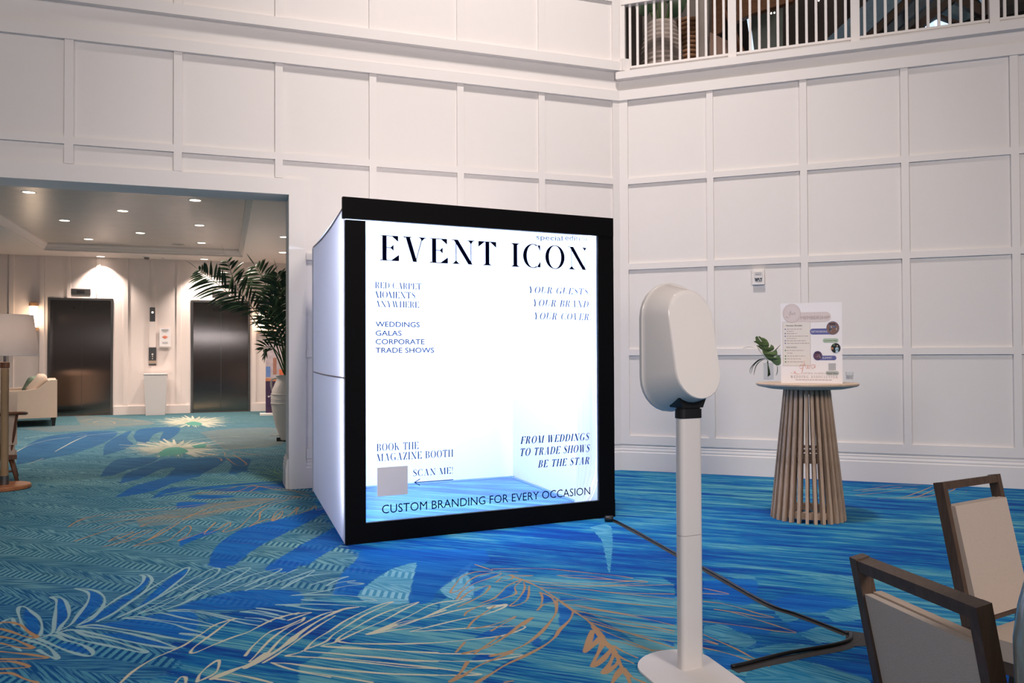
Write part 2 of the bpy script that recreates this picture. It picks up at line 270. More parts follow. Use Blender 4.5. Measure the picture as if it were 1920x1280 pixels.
LEAVES = [  # dark blade silhouettes, crop + polygon
(7, "1000,738 1020,660 1080,580 1200,500 1290,465 1440,430 1560,400 1700,360 1850,320 1760,400 1560,500 1400,580 1300,640 1180,738"),
(2, "1090,0 1030,130 1015,160 1180,190 1230,120 1450,0"),
(7, "1470,738 1600,620 1750,540 1960,440 1960,560 1800,660 1680,738"),
(3, "480,0 300,110 200,200 420,230 520,180 640,90 850,0"),
(3, "1160,0 1100,110 960,240 890,400 900,455 1110,465 1150,420 1250,330 1430,210 1600,150 1720,130 2400,130 2400,0"),
(3, "1720,125 1660,380 1640,530 1840,530 1900,440 2080,300 2400,130"),
(7, "800,560 900,530 980,500 1060,500 960,540 860,580 800,612"),
(7, "780,340 800,300 1000,305 900,335"), (7, "860,260 940,250 1180,255 1100,270 920,280"), (7, "1380,200 1420,180 1530,185 1530,205"),
(7, "350,265 480,190 620,150 730,120 740,85 800,60 900,0 1050,0 960,60 940,120 800,150 620,220 420,260"),
(7, "250,125 290,60 380,0 560,0 480,60 350,110"), (7, "390,170 420,110 560,50 700,0 850,0 700,60 520,140"),
(7, "610,270 700,210 850,200 1100,180 1500,150 1530,180 1300,190 1000,200 780,230"),
(7, "1150,90 1160,40 1130,0 1290,0 1270,80 1400,90"),
(9, "100,660 250,580 480,545 700,540 640,600 450,670 300,700 100,740"),
(9, "620,685 630,620 700,570 790,535 760,580 800,615 740,650"), (9, "800,570 830,530 950,515 1080,520 1030,580 960,590 980,540 920,560 880,610 820,600"),
(9, "600,815 650,750 800,700 950,700 850,750 700,780"), (9, "720,850 760,790 950,730 1200,700 1360,705 1200,800 1000,860 820,900 690,930 900,870 1020,790 1040,755 900,780"),
(9, "910,940 1000,890 1100,870 1700,860 1500,900 1200,890"), (9, "1330,690 1400,740 1370,790 1440,790 1480,740"),
(1, "230,600 260,540 310,570 380,650 395,790 280,740"), (1, "560,440 620,440 670,520 670,620 560,750 540,740"), (1, "880,350 1000,400 1020,480 900,600 790,690 760,640 880,490"),
(1, "1440,230 1500,240 1400,370 1200,520 1000,650 800,700 1080,520 1340,370"), (1, "1500,400 1700,230 1880,140 1750,300 1350,550"),
(1, "820,720 1200,660 1920,560 1920,830 1650,800 1200,730"), (1, "1000,790 1250,850 1480,905 1700,900 1480,840 1200,780"), (1, "540,890 700,890 860,940 900,990 700,950"),
(2, "1200,430 1500,400 1920,420 1920,540 1500,580 1300,600 900,600 700,590 850,520"), (3, "0,430 200,400 460,460 560,500 0,600"),
(6, "830,340 905,380 920,410 850,430"), (6, "975,360 1000,380 1250,405 980,405"), (6, "970,430 1090,500 1030,580 975,620"), (6, "820,690 750,750 790,770 830,740"),
(6, "290,710 400,650 500,630 620,625 560,680"), (6, "270,885 320,845 460,840 400,880"), (6, "560,300 620,290 610,340 540,390 470,390"), (6, "700,320 730,330 700,400 640,430"),
(6, "290,340 390,300 340,360 290,380"), (6, "300,230 480,190 380,250 250,290"), (6, "1590,530 1890,545 1890,600 1700,570"), (6, "1310,650 1500,720 1350,700"), (6, "1260,670 1290,690 1230,750"), (6, "1780,720 1890,745 1890,780"), (6, "1040,210 1400,225 1500,245 1200,225"), (6, "1540,345 1890,360 1890,388"),
(8, "340,630 600,640 820,680 760,730 460,700"), (8, "1130,950 1500,1000 1860,1060 1890,1200 1500,1100"), (8, "110,160 640,150 650,330 540,420 110,330"), (8, "970,600 1340,600 1200,690 1090,700"), (8, "560,880 700,800 730,820"), (8, "880,470 1330,500 1500,440 1700,420 1700,380 1100,300 760,410"),
(8, "110,900 430,940 560,1030 350,1100 110,970"), (4, "960,365 1000,350 1040,365 1000,390"), (4, "1670,235 1720,220 1820,250 1800,265"), (4, "1520,300 1560,290 1640,315"),
]
INLAY = [  # pale herringbone wedges
(3, "1720,125 1600,150 1430,210 1250,330 1120,460 1300,540 1640,530 1660,380"),
(6, "290,95 200,150 100,240 20,320 130,400 260,390 300,300 240,200"),
(8, "840,460 1140,540 1000,600 920,560"), (8, "1100,710 1400,640 1620,720 1600,800 1300,820"), (8, "1350,500 1750,440 1780,560 1500,600"), (8, "1140,110 1680,110 1690,170 1400,175"), (8, "110,640 340,630 660,790 560,880 110,720"), (8, "560,900 1000,820 1500,900 1130,960"), (8, "360,110 640,110 640,200"), (8, "560,1130 1100,1000 1900,1242 560,1242"),
(11, "1390,240 1500,240 1490,480 1470,400 1450,310"),
]
PALE = [(6, "20,420 440,170 900,165 1500,220 1890,280 1890,900 1200,500 900,700 300,1000 0,800"), (5, "0,640 500,420 900,300 1500,300 1500,785 0,785"), (3, "700,900 1300,560 1700,540 1920,560 1920,900")]
GREYT = [(9, "440,440 860,470 900,500 500,520"), (9, "1200,545 1350,525 1690,520 1690,620 1350,650"), (7, "780,350 1100,300 1500,270 1000,400 560,470 500,420"), (9, "100,520 480,500 700,520 300,545")]
FLOWERS = [(9, 1050, 640, 320, 52), (9, 1160, 480, 240, 34)]
GREENC = [(9, "950,670 1000,640 1080,635 1130,660 1060,680 960,690"), (9, "1110,490 1160,480 1210,490 1200,502 1130,502"), (9, "1150,625 1230,615 1230,635 1170,640")]

def crop_pts(c, s, smooth=True, k=6):
    ox, oy, sc = CROPS[c]
    p = [tuple(float(v) for v in q.split(',')) for q in s.split()]
    p = [(ox+x*sc, oy+y*sc) for x, y in p]
    if smooth: p = catmull(p, k)
    return [fl(x, min(max(y, 690), 1400)).to_2d() for x, y in p]
class Canvas:
    def __init__(s, x0, x1, y0, y1, res):
        s.x0, s.y0, s.res = x0, y0, res
        s.w = int((x1-x0)/res); s.h = int((y1-y0)/res); s.x1 = x0+s.w*res; s.y1 = y0+s.h*res
        s.a = np.zeros((s.h, s.w, 4), np.float32)
    def box(s, xs, ys, pad):
        i0 = max(0, int((min(xs)-pad-s.x0)/s.res)); i1 = min(s.w, int((max(xs)+pad-s.x0)/s.res)+2)
        j0 = max(0, int((min(ys)-pad-s.y0)/s.res)); j1 = min(s.h, int((max(ys)+pad-s.y0)/s.res)+2)
        return i0, i1, j0, j1
    def line(s, pts, wd, col, rs):
        n = len(pts)
        for k in range(n-1):
            p, q = pts[k], pts[k+1]
            i0, i1, j0, j1 = s.box((p[0], q[0]), (p[1], q[1]), wd)
            if i1 <= i0 or j1 <= j0: continue
            X = s.x0+(np.arange(i0, i1)+.5)*s.res; Y = s.y0+(np.arange(j0, j1)+.5)*s.res
            X, Y = np.meshgrid(X, Y); d = q-p; L = d.dot(d)+1e-12
            t = np.clip(((X-p[0])*d[0]+(Y-p[1])*d[1])/L, 0, 1)
            D = np.hypot(X-p[0]-t*d[0], Y-p[1]-t*d[1])
            hw = wd/2*(.85+.3*math.sin(k*.37+rs))
            al = np.clip((hw-D)/s.res+.5, 0, 1).astype(np.float32)
            v = s.a[j0:j1, i0:i1]; m = al > .02
            for c in range(3): v[..., c][m] = col[c]
            v[..., 3] = np.maximum(v[..., 3], al)
    def poly(s, pts, ch=None, col=None, val=1.):
        xs = [p[0] for p in pts]; ys = [p[1] for p in pts]
        i0, i1, j0, j1 = s.box(xs, ys, 0)
        if i1 <= i0 or j1 <= j0: return
        X = s.x0+(np.arange(i0, i1)+.5)*s.res; Y = s.y0+(np.arange(j0, j1)+.5)*s.res
        ins = np.zeros((j1-j0, i1-i0), bool); n = len(pts)
        for k in range(n):
            xa, ya = pts[k]; xb, yb = pts[(k+1) % n]
            if ya == yb: continue
            r = (Y > min(ya, yb)) & (Y <= max(ya, yb))
            if not r.any(): continue
            xc = xa+(Y[r]-ya)*(xb-xa)/(yb-ya)
            ins[r] ^= X[None, :] > xc[:, None]
        v = s.a[j0:j1, i0:i1]
        if ch is not None: v[..., ch][ins] = val
        else:
            for c in range(3): v[..., c][ins] = col[c]
            v[..., 3][ins] = np.maximum(v[..., 3][ins], val)
    def image(s, name, srgb=True):
        im = bpy.data.images.new(name, s.w, s.h, alpha=True)
        im.alpha_mode = 'CHANNEL_PACKED'
        im.colorspace_settings.name = 'sRGB' if srgb else 'Non-Color'
        im.pixels.foreach_set(s.a.ravel()); im.update(); im.pack()
        return im
near = Canvas(-6, 4.6, 3.0, 10.6, .0036); far = Canvas(-14, 0, 8, 21, .012); zone = Canvas(-14, 5.2, 3, 21, .010)
for (c, cx, cy, rx, ry) in FLOWERS:
    ox, oy, sc = CROPS[c]; rr = random.Random(3); pts = []
    for i in range(72):
        a = 2*PI*i/72; r = (.62 if i % 2 else 1.)*rr.uniform(.7, 1.05)
        pts.append(fl(ox+(cx+rx*r*math.cos(a))*sc, oy+(cy+ry*r*math.sin(a))*sc).to_2d())
    far.poly(pts, col=(.66, .64, .55), val=.92)
    for i in range(70):
        a = 2*PI*rr.random(); r0, r1 = rr.uniform(.2, .5), rr.uniform(.7, 1.15)
        far.line([fl(ox+(cx+rx*r*math.cos(a))*sc, oy+(cy+ry*r*math.sin(a))*sc).to_2d() for r in (r0, r1)], .03, (.72, .70, .62) if i % 3 else (.42, .50, .46), i)
for c, s_ in GREENC: far.poly(crop_pts(c, s_), col=(.27, .50, .42), val=1)
for c, col, wd, s_ in STROKES:
    for i, one in enumerate(s_.split('|')):
        P = crop_pts(c, one)
        tgt = [near] if c != 9 else []
        if c in (9, 7): tgt.append(far)
        for t in tgt:
            if t is far and c == 7 and min(p[1] for p in P) < 9: pass
            t.line(P, wd if t is near else max(wd, .02), col, i*1.7)
for c, s_ in INLAY: zone.poly(crop_pts(c, s_, k=3), ch=1, val=.6 if c in (8, 11) else 1.)
# herringbone ground of the left half and the lobby
zone.poly([fl(x, y).to_2d() for x, y in ((-900, 700), (540, 700), (560, 860), (590, 935), (650, 1035), (720, 1060), (620, 1130), (420, 1140), (330, 1190), (330, 1300), (-900, 1300))], ch=3)
for ax_ in (0, 1):
    cs_ = np.cumsum(np.pad(zone.a[..., 3], [(26, 25) if k == ax_ else (0, 0) for k in (0, 1)], mode='edge'), axis=ax_)
    zone.a[..., 3] = (cs_[51:]-cs_[:-51] if ax_ == 0 else cs_[:, 51:]-cs_[:, :-51])[:zone.h, :zone.w]/51 if False else np.take(cs_, np.arange(51, 51+zone.a.shape[ax_]).clip(0, cs_.shape[ax_]-1), axis=ax_)/51-np.take(cs_, np.arange(zone.a.shape[ax_]), axis=ax_)/51
for c, s_ in PALE: zone.poly(crop_pts(c, s_, k=3), ch=2, val=.55)
for c, s_ in GREYT: zone.poly(crop_pts(c, s_, k=3), ch=2, val=1.)
for c, s_ in LEAVES: zone.poly(crop_pts(c, s_, k=4), ch=0)
IM_near = near.image('carpet_drawing_near'); IM_far = far.image('carpet_drawing_far'); 
IM_zone = zone.image('carpet_zones', False)

def carpet_material():
    m = bpy.data.materials.new('tropical_carpet'); m.use_nodes = True; nt = m.node_tree; N = nt.nodes; L = nt.links.new
    b = N['Principled BSDF']; b.inputs['Roughness'].default_value = .92; b.inputs['Specular IOR Level'].default_value = .12
    tc = N.new('ShaderNodeTexCoord')
    def math_(op, a, b_=None, c=None, clamp=False):
        n = N.new('ShaderNodeMath'); n.operation = op; n.use_clamp = clamp
        for i, v in enumerate((a, b_, c)):
            if v is None: continue
            if isinstance(v, (int, float)): n.inputs[i].default_value = v
            else: L(v, n.inputs[i])
        return n.outputs[0]
    def mix(f, a, b_, mode='MIX'):
        n = N.new('ShaderNodeMix'); n.data_type = 'RGBA'; n.blend_type = mode
        for key, v in (('Factor', f), ('A', a), ('B', b_)):
            if isinstance(v, (int, float)): n.inputs[key].default_value = v
            elif isinstance(v, tuple): n.inputs[key].default_value = (*v, 1)
            else: L(v, n.inputs[key])
        return n.outputs['Result']
    def ramp(f, stops):
        n = N.new('ShaderNodeValToRGB'); cr = n.color_ramp
        while len(cr.elements) < len(stops): cr.elements.new(.5)
        for e, (p, c) in zip(cr.elements, stops): e.position = p; e.color = (*c, 1) if isinstance(c, tuple) else (c, c, c, 1)
        L(f, n.inputs[0]); return n.outputs[0]
    def noise(scale, detail=4, rot=True, off=0., dist=0.):
        mp = N.new('ShaderNodeMapping'); mp.vector_type = 'POINT'
        mp.inputs['Scale'].default_value = scale; mp.inputs['Location'].default_value = (off, off*.7, 0)
        L(uv if rot else tc.outputs['Object'], mp.inputs[0])
        n = N.new('ShaderNodeTexNoise'); n.inputs['Scale'].default_value = 1; n.inputs['Detail'].default_value = detail; n.inputs['Distortion'].default_value = dist
        L(mp.outputs[0], n.inputs['Vector']); return n.outputs['Fac']
    rotn = N.new('ShaderNodeVectorRotate'); rotn.rotation_type = 'Z_AXIS'; rotn.inputs['Angle'].default_value = -AB
    L(tc.outputs['Object'], rotn.inputs['Vector']); uv = rotn.outputs[0]
    sep = N.new('ShaderNodeSeparateXYZ'); L(uv, sep.inputs[0]); U_, V_ = sep.outputs[0], sep.outputs[1]
    def imgtex(im, cv):
        mp = N.new('ShaderNodeMapping'); mp.inputs['Scale'].default_value = (1/(cv.x1-cv.x0), 1/(cv.y1-cv.y0), 1)
        mp.inputs['Location'].default_value = (-cv.x0/(cv.x1-cv.x0), -cv.y0/(cv.y1-cv.y0), 0)
        L(tc.outputs['Object'], mp.inputs[0]); t = N.new('ShaderNodeTexImage'); t.image = im; t.extension = 'CLIP'
        L(mp.outputs[0], t.inputs[0]); return t.outputs['Color'], t.outputs['Alpha']
    zc, zsoft = imgtex(IM_zone, zone); sz = N.new('ShaderNodeSeparateColor'); L(zc, sz.inputs[0])
    leaf, lad, pale = sz.outputs[0], sz.outputs[1], sz.outputs[2]
    n1 = noise((.9, 9, 1), 5, dist=.6); n2 = noise((2.6, 62, 1), 5, off=7.); n3 = noise((9, 190, 1), 3, off=3.); n4 = noise((.35, 1.1, 1), 3, off=11.)
    f = math_('ADD', math_('ADD', math_('MULTIPLY', n1, .42), math_('MULTIPLY', n2, .38)), math_('MULTIPLY', n4, .30))
    f = math_('ADD', f, math_('MULTIPLY', pale, .15))
    f = math_('ADD', f, math_('MULTIPLY', math_('SUBTRACT', n3, .5), .22))
    ocean = ramp(f, [(.46, (.001, .042, .25)), (.52, (.002, .10, .34)), (.575, (.010, .19, .36)), (.66, (.13, .37, .43))])
    lad2 = math_('GREATER_THAN', math_('ADD', zsoft, math_('MULTIPLY', math_('SUBTRACT', n2, .5), .9)), .5)
    bars = math_('MAXIMUM', math_('GREATER_THAN', lad, .8), lad2)
    lad_c = math_('GREATER_THAN', lad, .3)
    lad = math_('MAXIMUM', lad_c, lad2)
    # thin light thread strokes
    thr = ramp(noise((1.6, 130, 1), 3, off=21.), [(.66, 0.), (.74, 1.)])
    ocean = mix(math_('MULTIPLY', thr, .45), ocean, (.35, .62, .70))
    # herringbone / ladder ground
    per = .42
    vv = math_('FRACT', math_('DIVIDE', math_('ADD', V_, math_('MULTIPLY', n4, .12)), per))
    band = math_('MULTIPLY', math_('LESS_THAN', vv, .27), bars)
    slant = math_('ADD', math_('MULTIPLY', U_, 21.), math_('MULTIPLY', V_, 9.))
    dash = ramp(math_('ADD', math_('FRACT', slant), math_('MULTIPLY', math_('SUBTRACT', n3, .5), .5)), [(.42, 0.), (.52, 1.)])
    def slanted(ang, off):
        r = N.new('ShaderNodeVectorRotate'); r.rotation_type = 'Z_AXIS'; r.inputs['Angle'].default_value = ang; L(uv, r.inputs['Vector'])
        mp = N.new('ShaderNodeMapping'); mp.inputs['Scale'].default_value = (4.5, 75, 1); mp.inputs['Location'].default_value = (off, off, 0); L(r.outputs[0], mp.inputs[0])
        n = N.new('ShaderNodeTexNoise'); n.inputs['Scale'].default_value = 1; n.inputs['Detail'].default_value = 3; L(mp.outputs[0], n.inputs['Vector']); return n.outputs['Fac']
    hat = ramp(mix(math_('GREATER_THAN', vv, .63), slanted(.42, 4.), slanted(-.34, 9.)), [(.42, 0.), (.60, 1.)])
    patt = mix(band, hat, dash)
    fadeh = ramp(noise((.8, 2.2, 1), 2, off=5.), [(.35, .55), (.6, 1.)])
    sxyz = N.new('ShaderNodeSeparateXYZ'); L(tc.outputs['Object'], sxyz.inputs[0])
    nearf = ramp(math_('ADD', math_('DIVIDE', sxyz.outputs[1], 22.), math_('MULTIPLY', math_('SUBTRACT', n1, .5), .06)), [(.19, 1.), (.26, 0.)])  # ground deeper blue near the viewer, with lens vignetting put into the colour
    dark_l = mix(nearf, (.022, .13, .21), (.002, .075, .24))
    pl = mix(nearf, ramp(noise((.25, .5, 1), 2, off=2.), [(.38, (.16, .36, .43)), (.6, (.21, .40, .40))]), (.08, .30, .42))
    pl = mix(math_('SUBTRACT', 1., bars), pl, (.16, .42, .54))
    inl = math_('MULTIPLY', lad_c, math_('SUBTRACT', 1., lad2))
    pl = mix(inl, pl, mix(math_('GREATER_THAN', sz.outputs[1], .8), (.13, .38, .48), (.24, .52, .64))); dark_l = mix(inl, dark_l, mix(math_('GREATER_THAN', sz.outputs[1], .8), (.012, .18, .34), (.06, .28, .44)))
    ladc = mix(math_('MULTIPLY', patt, fadeh, clamp=True), dark_l, pl)
    ladc = mix(math_('MULTIPLY', thr, .25), ladc, (.30, .52, .55))
    base = mix(lad, ocean, ladc)
    # green tint of the lobby end
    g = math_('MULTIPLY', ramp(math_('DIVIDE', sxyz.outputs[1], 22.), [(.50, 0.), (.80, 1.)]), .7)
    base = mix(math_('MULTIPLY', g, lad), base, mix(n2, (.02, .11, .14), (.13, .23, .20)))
    greyf = math_('MULTIPLY', math_('GREATER_THAN', pale, .8), math_('MULTIPLY', ramp(n2, [(.35, .3), (.6, 1.)]), .75))
    base = mix(greyf, base, (.20, .23, .20))
    leafc = ramp(math_('ADD', math_('MULTIPLY', n2, .6), math_('MULTIPLY', n1, .4)), [(.36, (.001, .055, .33)), (.62, (.004, .16, .50))])
    leafl = ramp(math_('ADD', math_('MULTIPLY', n2, .6), math_('MULTIPLY', n1, .4)), [(.36, (.010, .07, .20)), (.62, (.03, .15, .29))])
    leafc = mix(ramp(math_('DIVIDE', sxyz.outputs[1], 22.), [(.34, 0.), (.46, 1.)]), leafc, leafl)
    leafc = mix(math_('MULTIPLY', thr, .35), leafc, (.20, .45, .60))
    base = mix(math_('MULTIPLY', leaf, .88), base, leafc)
    base = mix(math_('MULTIPLY', ramp(math_('DIVIDE', sxyz.outputs[1], 22.), [(.42, 0.), (.62, 1.)]), .8), base, mix(1., base, (.50, .46, .52), 'MULTIPLY'))  # lobby floor darkened in its colour to offset the strong downlights
    for im, cv, amt in ((IM_far, far, .75), (IM_near, near, .93)):
        c, a = imgtex(im, cv)
        base = mix(math_('MULTIPLY', a, amt), base, mix(math_('MULTIPLY', n3, .12), c, (.1, .2, .25)))
    # pile speckle
    sp = N.new('ShaderNodeTexNoise'); sp.inputs['Scale'].default_value = 260; sp.inputs['Detail'].default_value = 2; L(tc.outputs['Object'], sp.inputs['Vector'])
    base = mix(.5, base, mix(1., base, ramp(sp.outputs['Fac'], [(.3, .72), (.7, 1.25)]), 'MULTIPLY'))
    L(base, b.inputs['Base Color'])
    bp = N.new('ShaderNodeBump'); bp.inputs['Strength'].default_value = .5; bp.inputs['Distance'].default_value = .004
    L(sp.outputs['Fac'], bp.inputs['Height']); L(bp.outputs[0], b.inputs['Normal'])
    return m
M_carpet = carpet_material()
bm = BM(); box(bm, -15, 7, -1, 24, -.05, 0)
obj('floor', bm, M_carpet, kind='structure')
# ------------------------------------------------------------------ atrium walls
def place(o, loc, rz): o.location = loc; o.rotation_euler = (0, 0, rz); return o
def wall_bits(wall, items, name, y0, M=M_trim, bev=.003):
    for (x0, x1, z0, z1) in items:
        obj(name, box(BM(), x0, x1, -y0, 0, z0, z1), M, wall, bevel=bev, segs=1)
TW = .40                         # thickness of the opening's reveal
OL, OR_, OT = -12.0, -3.905, 3.10 # lobby opening: left, right, top
bm = BM(); box(bm, OR_, .14, 0, TW, 0, 4.8); box(bm, OR_, .0, 0, .12, 4.8, 7.4); box(bm, OL, OR_, 0, TW, OT, 7.4)
wl = place(obj('wall_left', bm, M_wall, kind='structure'), C0, AA)
bm = BM(); box(bm, -.0, 8.5, 0, .30, 0, 4.83)
wr = place(obj('wall_right', bm, M_wall, kind='structure'), C0, AB)
AUC = [-10.95, -9.95, -8.95, -7.95, -6.96, -5.97, -4.99, -4.005, -3.015, -2.02, -1.026]
railsA = [(3.465, 3.54), (2.42, 2.495), (1.385, 1.46)]
rowsA = [(5.035, 5.70), (5.77, 7.3)]
# ledge bands on the left wall
wall_bits(wl, [(OL, .0, 4.485, 4.605)], 'header_band', .045)
wall_bits(wl, [(OL, .02, 4.845, 4.955)], 'header_band', .075)
wall_bits(wl, [(OL, .0, 5.70, 5.80)], 'rail', .026)
for u in AUC: wall_bits(wl, [(u-.039, u+.039, 4.955, 5.70)], 'batten', .026)
for u in AUC: wall_bits(wl, [(u-.039, u+.039, 5.80, 7.3)], 'batten', .026)
for u in AUC: wall_bits(wl, [(u-.039, u+.039, 3.54, 4.485)], 'batten', .026)
for u in AUC[:7]: wall_bits(wl, [(u-.039, u+.039, 3.275, 3.465)], 'batten', .026)
wall_bits(wl, [(AUC[7]-.039, AUC[7]+.039, 3.275, 3.465)], 'batten', .026)
wall_bits(wl, [(OL, -.098, 3.465, 3.54)], 'rail', .026)
for z0, z1 in railsA[1:]: wall_bits(wl, [(OR_+.18, -.098, z0, z1)], 'rail', .026)
wall_bits(wl, [(OR_+.18, -.098, .314, .418)], 'rail', .026)
for a, b in ((.418, 1.385), (1.46, 2.42), (2.495, 3.465)):
    for u in AUC[8:]: wall_bits(wl, [(u-.039, u+.039, a, b)], 'batten', .026)
wall_bits(wl, [(-.098, 0.0, .314, 4.485), (-.098, 0.0, 4.955, 7.3)], 'corner_board', .028)
# opening casing
wall_bits(wl, [(OR_, OR_+.175, 0, OT+.17)], 'casing', .035); wall_bits(wl, [(OL, OR_, OT, OT+.17)], 'casing', .035)
# baseboards
def base_profile(bm, x0, x1, M=None, flip=1):
    prof = [(0, 0), (-.030*flip, 0), (-.030*flip, .215), (-.024*flip, .228), (-.026*flip, .245), (-.020*flip, .268), (-.022*flip, .285), (-.012*flip, .300), (-.012*flip, .314), (0, .314)]
    a = [bm.verts.new((M or Matrix()) @ Vector((x0, y, z))) for y, z in prof]; b = [bm.verts.new((M or Matrix()) @ Vector((x1, y, z))) for y, z in prof]
    n = len(prof); bm.faces.new(a); bm.faces.new(b[::-1])
    for i in range(n): bm.faces.new((a[i], b[i], b[(i+1) % n], a[(i+1) % n]))
    return bm
bm = BM(); base_profile(bm, OR_+.175, -.003)
bl = place(obj('baseboard_left', bm, M_trim, kind='structure'), C0, AA)
bm = BM(); base_profile(bm, 0.003, 8.4)
br = place(obj('baseboard_right', bm, M_trim, kind='structure'), C0, AB)
# baseboard returning through the reveal of the opening
bm = BM(); base_profile(bm, 0, TW+.03, Matrix.Translation((OR_, -.0, 0)) @ Matrix.Rotation(PI/2, 4, 'Z') @ Matrix.Diagonal((1, -1, 1, 1)))
place(obj('baseboard_opening', bm, M_trim, kind='structure'), C0, AA)
# right wall
BUC = [1.086, 2.1165, 3.148, 4.178, 5.21, 6.24, 7.27]
railsB = [(3.461, 3.531), (2.423, 2.496), (1.386, 1.46), (.314, .418)]
wall_bits(wr, [(0.0, 8.4, 4.487, 4.605)], 'header_band', .045)
for z0, z1 in railsB: wall_bits(wr, [(.112, 8.4, z0, z1)], 'rail', .026)
for a, b in ((.418, 1.386), (1.46, 2.423), (2.496, 3.461), (3.531, 4.487)):
    for u in BUC: wall_bits(wr, [(u-.037, u+.037, a, b)], 'batten', .026)
wall_bits(wr, [(0, .112, .314, 4.487)], 'corner_board', .028)
bm = BM(); box(bm, -.02, 8.4, -.085, .32, 4.741, 4.830)
trim_b = place(obj('trim_1', bm, M_trim, kind='structure', bevel=.004), C0, AB)
# upper part of the corner: return of the left wall beside the balcony
bm = BM(); box(bm, .0, .10, -.10, .0, 4.845, 4.99)
place(obj('trim_2', bm, M_trim, kind='structure', bevel=.003), C0, AA)

# ------------------------------------------------------------------ balcony railing
Bm = Matrix.Translation(C0) @ Matrix.Rotation(AB, 4, 'Z')
rail = empty('balcony_railing', C0, AB, 'white balcony railing of square balusters above the panelled right wall', 'railing')
def rpart(name, *b, bev=.003): return obj(name, box(BM(), *b), M_trim, rail, bevel=bev, segs=1)
posts = [1.347, 2.669, 4.016, 5.36, 6.70]
edges = [.035] + posts + [8.0]
rpart('end_post', 0.0, .075, .01, .08, 4.83, 7.3)
for p in posts: rpart('post', p-.046, p+.046, -.005, .085, 4.83, 5.78)
for i in range(len(edges)-1):
    a = edges[i]+(.046 if i else .04); b = edges[i+1]-.046
    rpart('kick_board', a, b, .025, .06, 4.83, 4.885)
    rpart('bottom_rail', a, b, .012, .072, 4.885, 4.912)
    n = 12; st = (b-a)/(n+.0)
    for k in range(n):
        u = a+st*(k+.5)+(.01 if k == 0 and i == 0 else 0)
        rpart('baluster', u-.014, u+.014, .028, .056, 4.912, 5.675, bev=0)
rpart('top_rail', .035, 8.0, .0, .09, 5.675, 5.735)

# ------------------------------------------------------------------ gallery behind the railing
M_gfloor = new_mat('gallery_floor', (.20, .15, .12), .7, var=.1)
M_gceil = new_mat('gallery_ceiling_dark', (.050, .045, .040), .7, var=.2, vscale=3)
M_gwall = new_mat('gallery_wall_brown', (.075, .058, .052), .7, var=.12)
M_ggreen = new_mat('gallery_wall_green', (.20, .23, .21), .7, var=.05)
M_gwhite = new_mat('gallery_wall_white', (.45, .40, .37), .7, var=.05)
M_beam = new_mat('blue_beam', (.15, .24, .32), .6, var=.25, vscale=20)
M_dbeam = wood('dark_beam', (.075, .045, .032), (.05, .03, .02), .6, axis=0)
M_soffit = wood('wood_soffit', (.28, .13, .06), (.18, .08, .035), .5, axis=0)
M_sky = new_mat('daylight_pane', (.7, .85, 1), .5, emit=(.62, .80, 1.0), estr=1.1)
bm = BM(); box(bm, 0, 8.4, .08, 7, 4.70, 4.829)
place(obj('gallery_floor', bm, M_gfloor, kind='structure'), C0, AB)
def bpt(x, y, off):   # pixel direction onto a plane parallel to the right wall, 'off' metres behind
    P = Bm @ Vector((0, off, 0)); n = (Bm.to_3x3() @ Vector((0, 1, 0))); q = onplane(x, y, P, n); return Bm.inverted() @ q
def gpanel(name, mat, px, off, th=.06, **kw):
    """upright flat panel in the gallery: outline given through the corners seen past the railing"""
    v = [bpt(x, y, off) for x, y in px]
    return place(obj(name, prism(BM(), [(p.x, p.z) for p in v], off, off+th), mat, **kw), C0, AB)
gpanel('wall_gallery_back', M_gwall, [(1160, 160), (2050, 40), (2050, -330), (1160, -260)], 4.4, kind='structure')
gpanel('wall_gallery_green', M_ggreen, [(1408, 120), (1468, 112), (1468, -60), (1466, -5), (1408, 24)][:2]+[(1468, 2), (1408, 24)], 3.6, kind='structure')
gpanel('wall_gallery_white', M_gwhite, [(1166, 150), (1334, 130), (1334, -80), (1166, -60)], 2.4, kind='structure')
gpanel('trim_3', M_gwall, [(1166, 150), (1203, 140), (1203, -80), (1166, -80)], 1.9, kind='structure')
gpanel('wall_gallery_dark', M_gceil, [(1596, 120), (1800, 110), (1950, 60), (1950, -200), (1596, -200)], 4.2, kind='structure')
gpanel('wooden_soffit', M_soffit, [(1376, 42), (1408, 26), (1486, 2), (1520, -60), (1376, -60)], 2.6, .12, kind='structure')
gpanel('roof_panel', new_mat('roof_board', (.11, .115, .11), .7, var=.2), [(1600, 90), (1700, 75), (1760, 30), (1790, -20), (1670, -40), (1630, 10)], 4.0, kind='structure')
gpanel('roof_panel', new_mat('roof_board_blue', (.14, .21, .25), .7, var=.25), [(1740, 50), (1795, 45), (1840, 25), (1850, 15), (1800, -2), (1770, 8)], 3.9, kind='structure')
gpanel('window_1', M_sky, [(1730, 70), (1757, 70), (1757, 36), (1735, 49)], 3.8, .02, kind='structure')
gpanel('window_2', M_sky, [(1753, 62), (1796, 60), (1788, 42), (1768, 32), (1752, 40)], 3.8, .02, kind='structure')
gpanel('window_3', M_sky, [(1399, 26), (1405, 26), (1414, 95), (1409, 95)], 3.0, .02, kind='structure')
gpanel('window_4', new_mat('dim_daylight', (.1, .2, .3), .5, emit=(.25, .42, .62), estr=.35), [(1830, -10), (1856, -10), (1856, 28)], 4.0, .02, kind='structure')
def gbeam(px, off, wd, mat, name='roof_beam', label=None):
    (x0, y0), (x1, y1) = px; a = bpt(x0, y0, off); b = bpt(x1, y1, off)
    return place(obj(name, bar(BM(), a, b, wd, .12, side=Vector((b.z-a.z, 0, a.x-b.x))), mat, kind='structure'), C0, AB)
